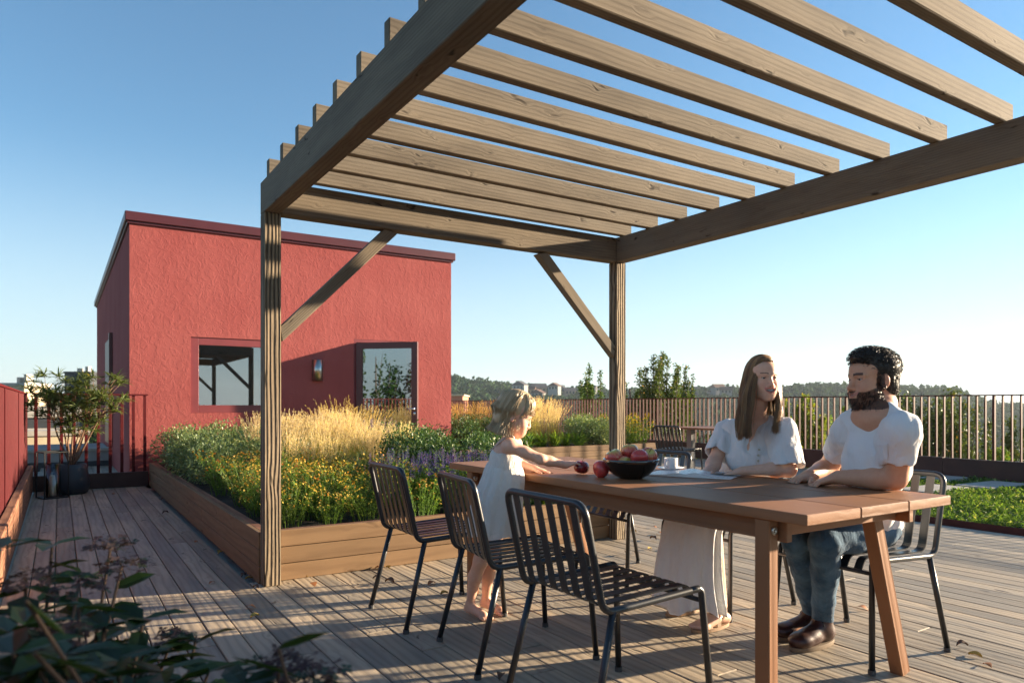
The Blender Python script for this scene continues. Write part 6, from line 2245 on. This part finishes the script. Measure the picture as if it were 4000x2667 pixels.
    for i, (c, tn) in enumerate(zip(cen, Tn)):
        s_ = i / (len(cen) - 1)
        sdir = sdv - tn * (sdv @ tn); sdir /= np.linalg.norm(sdir); nn = np.cross(tn, sdir)
        am = .012 + .15 * np.clip((s_ - .36) / .64, 0, 1)
        wob = np.sin(a * 9 + 2.2 * np.sin(a * 2 + 1) + s_ * 1.5) * .6 + np.sin(a * 17 + 3 * s_ + 1.5 * np.sin(a * 3)) * .28 + np.sin(a * 5 + s_ * 2) * .35
        rr_ = 1 + am * 1.25 * wob
        row = c + np.outer(np.cos(a) * wdt[i] * rr_, sdir) + np.outer(np.sin(a) * thk[i] * rr_, nn)
        if i == len(cen) - 1: row[:, 2] += .012 * np.sin(a * 5 + 1) + .012
        rows.append(row)
    vs = np.array(rows) ; K_ = len(rows)
    vs[..., 2] = np.maximum(vs[..., 2], .012)
    # the hem lifts a little over the sandal
    hem = vs.reshape(-1, 3)
    d2 = np.exp(-(((hem[:, 0] - 2.60) / .12) ** 2 + ((hem[:, 1] - 2.36) / .12) ** 2)) * np.clip((.35 - hem[:, 2]) / .35, 0, 1)
    hem[:, 2] += d2 * .085
    i = np.arange(K_ - 1)[:, None] * NA_; k = np.arange(NA_)[None]; k2 = (k + 1) % NA_
    fs = np.stack([i + k, i + NA_ + k, i + NA_ + k2, i + k2], -1).reshape(-1, 4)
    m = MB(); m.add(hem - org, fs, hem); m.add(rows[0] - org, [tuple(range(NA_))], rows[0])
    m.build("skirt", M_linen, root, True)
    # sandals
    for A_ in (al, ar):
        m = MB(); b = np.array([A_[0], A_[1], 0]) - org
        n = 36; q = np.linspace(0, 2 * np.pi, n, endpoint=False)
        o_ = np.stack([b[0] - .072 + .128 * np.cos(q), b[1] + .044 * np.sin(q) * (1 - .15 * np.cos(q)), 0 * q], -1)
        vs = np.concatenate([o_ + UP * .001, o_ + UP * .017]); fs = [(i, (i + 1) % n, n + (i + 1) % n, n + i) for i in range(n)] + [tuple(range(n, 2 * n)), tuple(range(n))[::-1]]
        m.add(vs, fs); sn = m.build("sandal", M_sandal, root)
        m = MB()
        for xx, hh_, w_ in ((-.115, .047, .030), (-.055, .070, .026)):
            ribbon(m, round_path([(b[0] + xx, b[1] - .040, .012), (b[0] + xx, b[1] - .034, hh_ * .75), (b[0] + xx, b[1], hh_ * 1.12), (b[0] + xx, b[1] + .034, hh_ * .75), (b[0] + xx, b[1] + .040, .012)], .03, 5), w_, .004, side=(1, 0, 0))
        ribbon(m, round_path([(b[0] - .045, b[1] - .036, .03), (b[0] + .0, b[1] - .039, .085), (b[0] + .043, b[1], .095), (b[0] + .0, b[1] + .039, .085), (b[0] - .045, b[1] + .036, .03)], .03, 5), .016, .004, side=(0, 0, 1))
        m.build("straps", M_sandal, sn)
    # hair: long, centre parted, falling over both shoulders
    K = HEAD["woman"]; s = K["s"]
    n_s = 2500
    th = rng.uniform(.50, 2 * np.pi - .50, n_s)                    # azimuth round the head, 0 = front
    th = np.where(rng.random(n_s) < .55, np.where(rng.random(n_s) < .5, rng.uniform(.55, 1.7, n_s), 2 * np.pi - rng.uniform(.55, 1.7, n_s)), th)
    sgn = np.where(th < np.pi, 1.0, -1.0)
    off = rng.uniform(.0, .012, n_s)
    frontness = np.clip(np.cos(th), -1, 1)
    part_f = np.where(frontness > 0, .094, .07) * np.sign(frontness) * np.abs(frontness) ** .5 + rng.normal(0, .006, n_s) - .008
    Kp = 22
    paths = np.zeros((n_s, Kp, 3))
    A, B, Cc = .108, .085, .098
    for i in range(Kp):
        q = i / (Kp - 1)
        if q < .45:
            e = q / .45                                            # over the skull
            ph = e * 1.52
            # start on the part line, slide down the side
            st = np.stack([part_f, 0 * th, np.sqrt(np.clip(1 - (part_f / A) ** 2, 0, 1)) * Cc + .034], -1)
            tgt_f = np.cos(th) * A * .74 - .012
            tgt_l = np.sin(th) * B
            hz_ = np.cos(ph)
            x_ = part_f * (1 - np.sin(ph)) + tgt_f * np.sin(ph)
            y_ = tgt_l * np.sin(ph)
            inside = np.clip(1 - (x_ / A) ** 2 - (y_ / B) ** 2, 0, 1)
            z_ = .034 + Cc * np.sqrt(inside) * (1 - e ** 3) + e ** 3 * (-.01)
            L_ = np.stack([x_, y_, z_], -1) * (1 + off[:, None])
            paths[:, i] = HO + (L_ * s) @ Rh.T
            last = paths[:, i]
        else:
            e = (q - .45) / .55
            Ln = .300 * (1 + .04 * np.sin(th * 7))
            outw = (Rh[:, 1][None] * sgn[:, None])
            fr_ = Rh[:, 0][None] * np.clip(frontness, 0, 1)[:, None]
            pinch = (-.030 * np.sin(e * 3.0) + .012 * e)
            paths[:, i] = last - UP * (Ln * e)[:, None] + outw * (.026 * np.sin(e * 2.2))[..., None] + fwd * (.055 * e * (sgn * 0 + 1))[..., None] * np.clip(frontness + .6, 0, 1)[:, None] - fwd * .02 * e * (frontness < -.3)[:, None] + RG * (.004 * np.sin(e * 9 + th * 5))[:, None]
    tail = rng.normal(0, .006, (n_s, 1, 3)) * np.linspace(0, 1, Kp)[None, :, None]
    m = MB(); tone = .5 + .35 * np.sin(th * 11) + rng.normal(0, .18, n_s)
    strands(m, paths + tail - org, .0017, 3, rr=np.clip(tone, 0, 1), taper=.3)
    hr_ = m.build("hair", M_hbrown, root, True)
    Hf = Field()
    Hf.ell(HO + Rh @ (np.array([-.016, 0, .036]) * s), np.array((.101, .081, .092)) * s, Rh, .02)
    Hf.cap(HO + Rh @ (np.array([-.060, .03, .0]) * s), HO + Rh @ (np.array([-.075, .05, 0]) * s) - UP * .21, .042, .026, .03)
    Hf.cap(HO + Rh @ (np.array([-.060, -.03, .0]) * s), HO + Rh @ (np.array([-.075, -.05, 0]) * s) - UP * .21, .042, .026, .03)
    Hf.ell(HO + Rh @ (np.array([.105, 0, -.015]) * s), np.array((.062, .070, .098)) * s, Rh, .008, True)
    Hf.ell(HO + Rh @ (np.array([.055, 0, -.08]) * s), np.array((.085, .075, .10)) * s, Rh, .01, True)
    v, f = polygonise(Hf, .0045)
    mesh_obj("hair_base", v, f, M_hbrown, hr_)
    hr_.children[0].data.materials[0] = M_hbrown
    c_ = hr_.children[0]; c_.location = (0, 0, 0)
    o2 = np.empty(len(c_.data.vertices) * 3); c_.data.vertices.foreach_get("co", o2)
    o2 = o2.reshape(-1, 3) + np.array(hr_.location) - org
    c_.data.vertices.foreach_set("co", o2.ravel()); c_.data.update()
    return root


# ---------------------------------------------------------------- the girl
def do_girl():
    global rng
    rng = np.random.default_rng(503)
    HO = J(1180, 953, 3.52)
    Rh = fr(cd(.985, -.02, -.36), UP + RG * .35)
    pel = J(1146, 1112, 3.60)
    root = wrap_root("person", (1.86, 3.12, 0), "small blonde barefoot girl in a white strappy dress reaching for an apple")
    org = np.array(root.location)
    sr, sl = J(1170, 1024, 3.46), J(1182, 1020, 3.64)
    er, el = J(1242, 1054, 3.46), J(1190, 1066, 3.74)
    wr, wl = J(1298, 1067, 3.53), J(1226, 1076, 3.67)
    fwd = cd(.93, -.37); side = np.cross(UP, fwd); Rt = fr(fwd)
    neck = (sl + sr) / 2 + UP * .035 - fwd * .005
    nb = J(1168, 992, 3.545)
    chest = J(1160, 1050, 3.57)
    F = Field()
    head(F, HO, Rh, "girl")
    F.cap(neck - UP * .01, nb, .036, .035, .02)
    F.cap(sl, sr, .034, .034, .03)
    F.ell(chest + UP * .01, (.062, .082, .085), Rt, .03); F.ell((chest + pel) / 2, (.062, .078, .10), Rt, .04); F.ell(pel, (.07, .085, .08), Rt, .04)
    for S_, E_, W_ in ((sl, el, wl), (sr, er, wr)):
        F.ell(S_, (.033, .033, .033), None, .03)
        F.chain([S_, S_ * .5 + E_ * .5, E_], [.032, .029, .0255], .015)
        F.chain([E_, E_ * .65 + W_ * .35, W_], [.0255, .0255, .018], .015)
    kr, kl = J(1104, 1288, 3.60), J(1130, 1284, 3.69)
    ar, al = J(1080, 1384, 3.70), J(1116, 1374, 3.79)
    tr_, tl_ = np.array([1.838, 3.095, .014]), np.array([1.955, 3.125, .014])
    for H_, K_, A_, T_ in ((pel - side * .035, kr, ar, tr_), (pel + side * .035, kl, al, tl_)):
        F.chain([H_, K_], [.062, .036], .03)
        cf = K_ * .62 + A_ * .38 - fwd * .010
        F.chain([K_, cf, A_], [.036, .034, .021], .02)
        hl_ = A_ - UP * .030 - (T_ - A_) * np.array([.12, .12, 0])
        hl_[2] = max(hl_[2], .02)
        F.cap(A_, hl_, .021, .020, .012)
        ball = T_ * .78 + A_ * .22; ball[2] = .020
        F.cap(A_ - UP * .006, ball, .020, .019, .015)
        F.cap(hl_, ball, .018, .019, .015)
        d_ = (T_ - A_) * np.array([1, 1, 0]); d_ /= np.linalg.norm(d_); s_ = np.cross(UP, d_)
        for i in range(5):
            sgn = 1 if T_ is tr_ else -1
            o_ = (i - 2) * .0105
            F.chain([ball + s_ * o_ * sgn - UP * .004, ball + s_ * o_ * sgn * 1.1 + d_ * (.036 - abs(i - 3.2) * .0045) - UP * .009], [.0105, .0085 if i != 4 else .0098], .006)
    ap = HAP
    tr = J(1345, 1066, 3.555) + UP * .01
    hand(F, wr, (ap + UP * .030) - wr, cd(.15, .25, -1), 1, .70, (.46, .50, .52, .50), (.9, .9), .13)
    tl = J(1275, 1086, 3.62)
    hand(F, wl, tl - wl, cd(0, -.05, -1), -1, .70, (.12, .16, .16, .2), (.55, .1), .10)
    hb = lambda W_, T_, r=.04: (np.minimum(W_, T_) - r, np.maximum(W_, T_) + r)
    e2 = wl + (tl - wl) / np.linalg.norm(tl - wl) * .13
    v, f = polygonise(F, .006, [(HO - .125, HO + .125, .0025), (*hb(wr, ap), .0021), (*hb(wl, e2), .0021),
                                (np.minimum(tr_, ar) - [.05, .05, .03], np.maximum(tr_, ar) + [.05, .05, .0], .003), (np.minimum(tl_, al) - [.03, .05, .03], np.maximum(tl_, al) + [.05, .05, .0], .003)])
    on = (v[:, 0] > TBX0) & (v[:, 2] > .70) & (v[:, 2] < .9) & (v[:, 1] < TBY1)
    v[on, 2] = np.maximum(v[on, 2], TBZ + .001)
    v[:, 2] = np.maximum(v[:, 2], .002)
    cols, _ = head_cols(v, HO, Rh, "girl", HEAD["girl"]["skin"])
    mesh_obj("body", v, f, M_skin, root, cols)
    head_extras(root, HO, Rh, "girl")
    # dress: bodice, gathered skirt and thin straps
    B_ = Field()
    B_.ell(chest + UP * .0, (.075, .092, .078), Rt, .03); B_.ell(chest - UP * .05, (.078, .090, .07), Rt, .03)
    B_.cap(chest + UP * .085 - fwd * .0 + side * .16, chest + UP * .085 - side * .16, .058, .058, .012, True)
    B_.ell(chest - UP * .135, (.15, .15, .045), None, .003, True)
    v, f = polygonise(B_, .0045); 
    bo = mesh_obj("dress", v, f, M_dress, root)
    wa = J(1157, 1068, 3.58)
    cen = catmull([wa + UP * .02, wa - UP * .06, J(1146, 1140, 3.59), J(1139, 1190, 3.60), J(1137, 1226, 3.605)], 8)
    NA_ = 140; a = np.linspace(0, 2 * np.pi, NA_, endpoint=False); rows = []
    for i, c in enumerate(cen):
        s_ = i / (len(cen) - 1)
        wr_ = np.interp(s_, [0, .15, .5, 1], [.078, .098, .125, .145]); tr2 = np.interp(s_, [0, .15, .5, 1], [.088, .105, .125, .14])
        am = np.interp(s_, [0, .05, .4, 1], [.0, .035, .05, .075])
        wob = np.sin(a * 13 + 1.6 * np.sin(a * 3) + s_) * .6 + np.sin(a * 7 + 2 * np.sin(a * 2) - s_ * 1.2) * .6 + np.sin(a * 23 + s_ * 2) * .25 * (1 - s_)
        rr_ = 1 + am * wob
        row = c + np.outer(np.cos(a) * wr_ * rr_, fwd) + np.outer(np.sin(a) * tr2 * rr_, side)
        row[:, 2] += .006 * np.sin(a * 6) * s_
        rows.append(row)
    vs = np.array(rows).reshape(-1, 3)
    cut = (vs[:, 0] > TBX0 - .006) & (vs[:, 2] < TBZ + .01); vs[cut, 0] = TBX0 - .006
    i = np.arange(len(rows) - 1)[:, None] * NA_; k = np.arange(NA_)[None]; k2 = (k + 1) % NA_
    fs = np.stack([i + k, i + NA_ + k, i + NA_ + k2, i + k2], -1).reshape(-1, 4)
    m = MB(); m.add(vs - org, fs, vs); m.build("dress_skirt", M_dress, root, True)
    m = MB()
    for S_, sg in ((sr, -1), (sl, 1)):
        mid = S_ * .74 + neck * .26
        p = [chest + fwd * .062 + side * .045 * sg + UP * .035, mid + UP * .034 + fwd * .022, mid + UP * .036, mid + UP * .026 - fwd * .03, chest - fwd * .066 + side * .040 * sg + UP * .035]
        cv = catmull(p, 6) - org
        ribbon(m, [tuple(q) for q in cv], .009, .003, side=tuple(side))
    m.build("straps", M_dress, bo)
    c_ = bo.children[0]
    # hair: chin length with a fringe
    K = HEAD["girl"]; s = K["s"]
    n_s = 2700
    th = rng.uniform(0, 2 * np.pi, n_s)
    gap = (np.cos(th) > .2) & (np.cos(th) < .6); th = np.where(gap, np.pi - th, th) % (2 * np.pi)
    sgn = np.where(th < np.pi, 1.0, -1.0)
    frontness = np.cos(th)
    fringe = frontness > .62
    part_f = .045 * frontness + rng.normal(0, .02, n_s) - .005
    A, B, Cc = .112, .092, .102
    Kp = 16; paths = np.zeros((n_s, Kp, 3))
    offr = rng.uniform(-.02, .05, n_s)
    for i in range(Kp):
        q = i / (Kp - 1)
        if q < .6:
            e = q / .6; ph = e * 1.5
            tf = np.cos(th) * A - .016; tl2 = np.sin(th) * B
            x_ = part_f * (1 - np.sin(ph)) + tf * np.sin(ph); y_ = tl2 * np.sin(ph)
            ins = np.clip(1 - (np.clip(x_, -A, A) / A) ** 2 - (y_ / B) ** 2, 0, 1)
            zend = np.where(fringe, .030, .0)
            z_ = .036 + Cc * np.sqrt(ins) * (1 - e ** 3) + e ** 3 * (zend - .036)
            L_ = np.stack([x_, y_, z_], -1) * (1 + offr[:, None])
            paths[:, i] = HO + (L_ * s) @ Rh.T; last = paths[:, i].copy()
        else:
            e = (q - .6) / .4
            Ln = np.where(fringe, .012, np.interp(np.abs(frontness), [0, 1], [.125, .12]))
            Ln = np.where((frontness > .15) & ~fringe, .085, Ln)
            outw = Rh[:, 1][None] * sgn[:, None] * np.abs(np.sin(th))[:, None] + Rh[:, 0][None] * frontness[:, None]
            fl = np.where(fringe, -.003, .024) * (e ** 2.5) - .020 * np.sin(e * 2.6) * (~fringe)
            back_ = -(Rh[:, 0])[None] * (np.where((frontness > .15) & ~fringe, .03, 0) * e)[:, None]
            paths[:, i] = last - (UP * .75 + Rh[:, 2] * .25)[None] * (Ln * e)[:, None] + outw * fl[:, None] + back_ + RG * (.004 * np.sin(e * 6 + th * 9))[:, None]
    # leave the near ear showing
    L = ((paths.reshape(-1, 3) - HO) @ Rh / s).reshape(paths.shape)
    earz = (np.abs(L[..., 1]) > .05) & (L[..., 0] > -.012) & (L[..., 0] < .03) & (L[..., 2] < .012)
    bad = earz.any(1) & (rng.random(n_s) < .8)
    paths[bad] -= Rh[:, 0] * (np.linspace(0, 1, Kp) ** 1.5)[None, :, None] * .034
    tail = rng.normal(0, .005, (n_s, 1, 3)) * np.linspace(0, 1, Kp)[None, :, None]
    m = MB(); tone = .55 + .3 * np.sin(th * 13) + rng.normal(0, .2, n_s)
    strands(m, paths + tail - org, .0016, 3, rr=np.clip(tone, 0, 1), taper=.3)
    hr_ = m.build("hair", M_hblond, root, True)
    Hf = Field()
    Hf.ell(HO + Rh @ (np.array([-.016, 0, .038]) * s), np.array((.103, .082, .092)) * s, Rh, .02)
    Hf.ell(HO + Rh @ (np.array([-.060, 0, -.030]) * s), np.array((.048, .070, .070)) * s, Rh, .03)
    Hf.ell(HO + Rh @ (np.array([.112, 0, -.02]) * s), np.array((.06, .12, .085)) * s, Rh, .01, True)
    Hf.ell(HO + Rh @ (np.array([.052, 0, -.06]) * s), np.array((.075, .12, .088)) * s, Rh, .01, True)
    v, f = polygonise(Hf, .0045)
    mesh_obj("hair_base", v, f, M_hblond, root).parent = root
    return root


man = do_man(); woman = do_woman(); girl = do_girl()


# ---------------------------------------------------------------- thin air: far things fade a little
hm = bpy.data.materials.new("thin_haze"); hm.use_nodes = True
hm.node_tree.nodes.remove(hm.node_tree.nodes["Principled BSDF"])
pv = hm.node_tree.nodes.new("ShaderNodeVolumePrincipled")
pv.inputs["Color"].default_value = (.70, .82, .95, 1)
pv.inputs["Density"].default_value = .0002
pv.inputs["Anisotropy"].default_value = .3
hm.node_tree.links.new(pv.outputs[0], hm.node_tree.nodes["Material Output"].inputs["Volume"])
m = MB(); m.add([(x, y, z) for z in (-27, 75) for x, y in ((-2500, -2500), (2500, -2500), (2500, 2500), (-2500, 2500))],
      [(0, 3, 2, 1), (4, 5, 6, 7), (0, 1, 5, 4), (1, 2, 6, 5), (2, 3, 7, 6), (3, 0, 4, 7)])
m.build("haze", hm, None, kind='stuff')
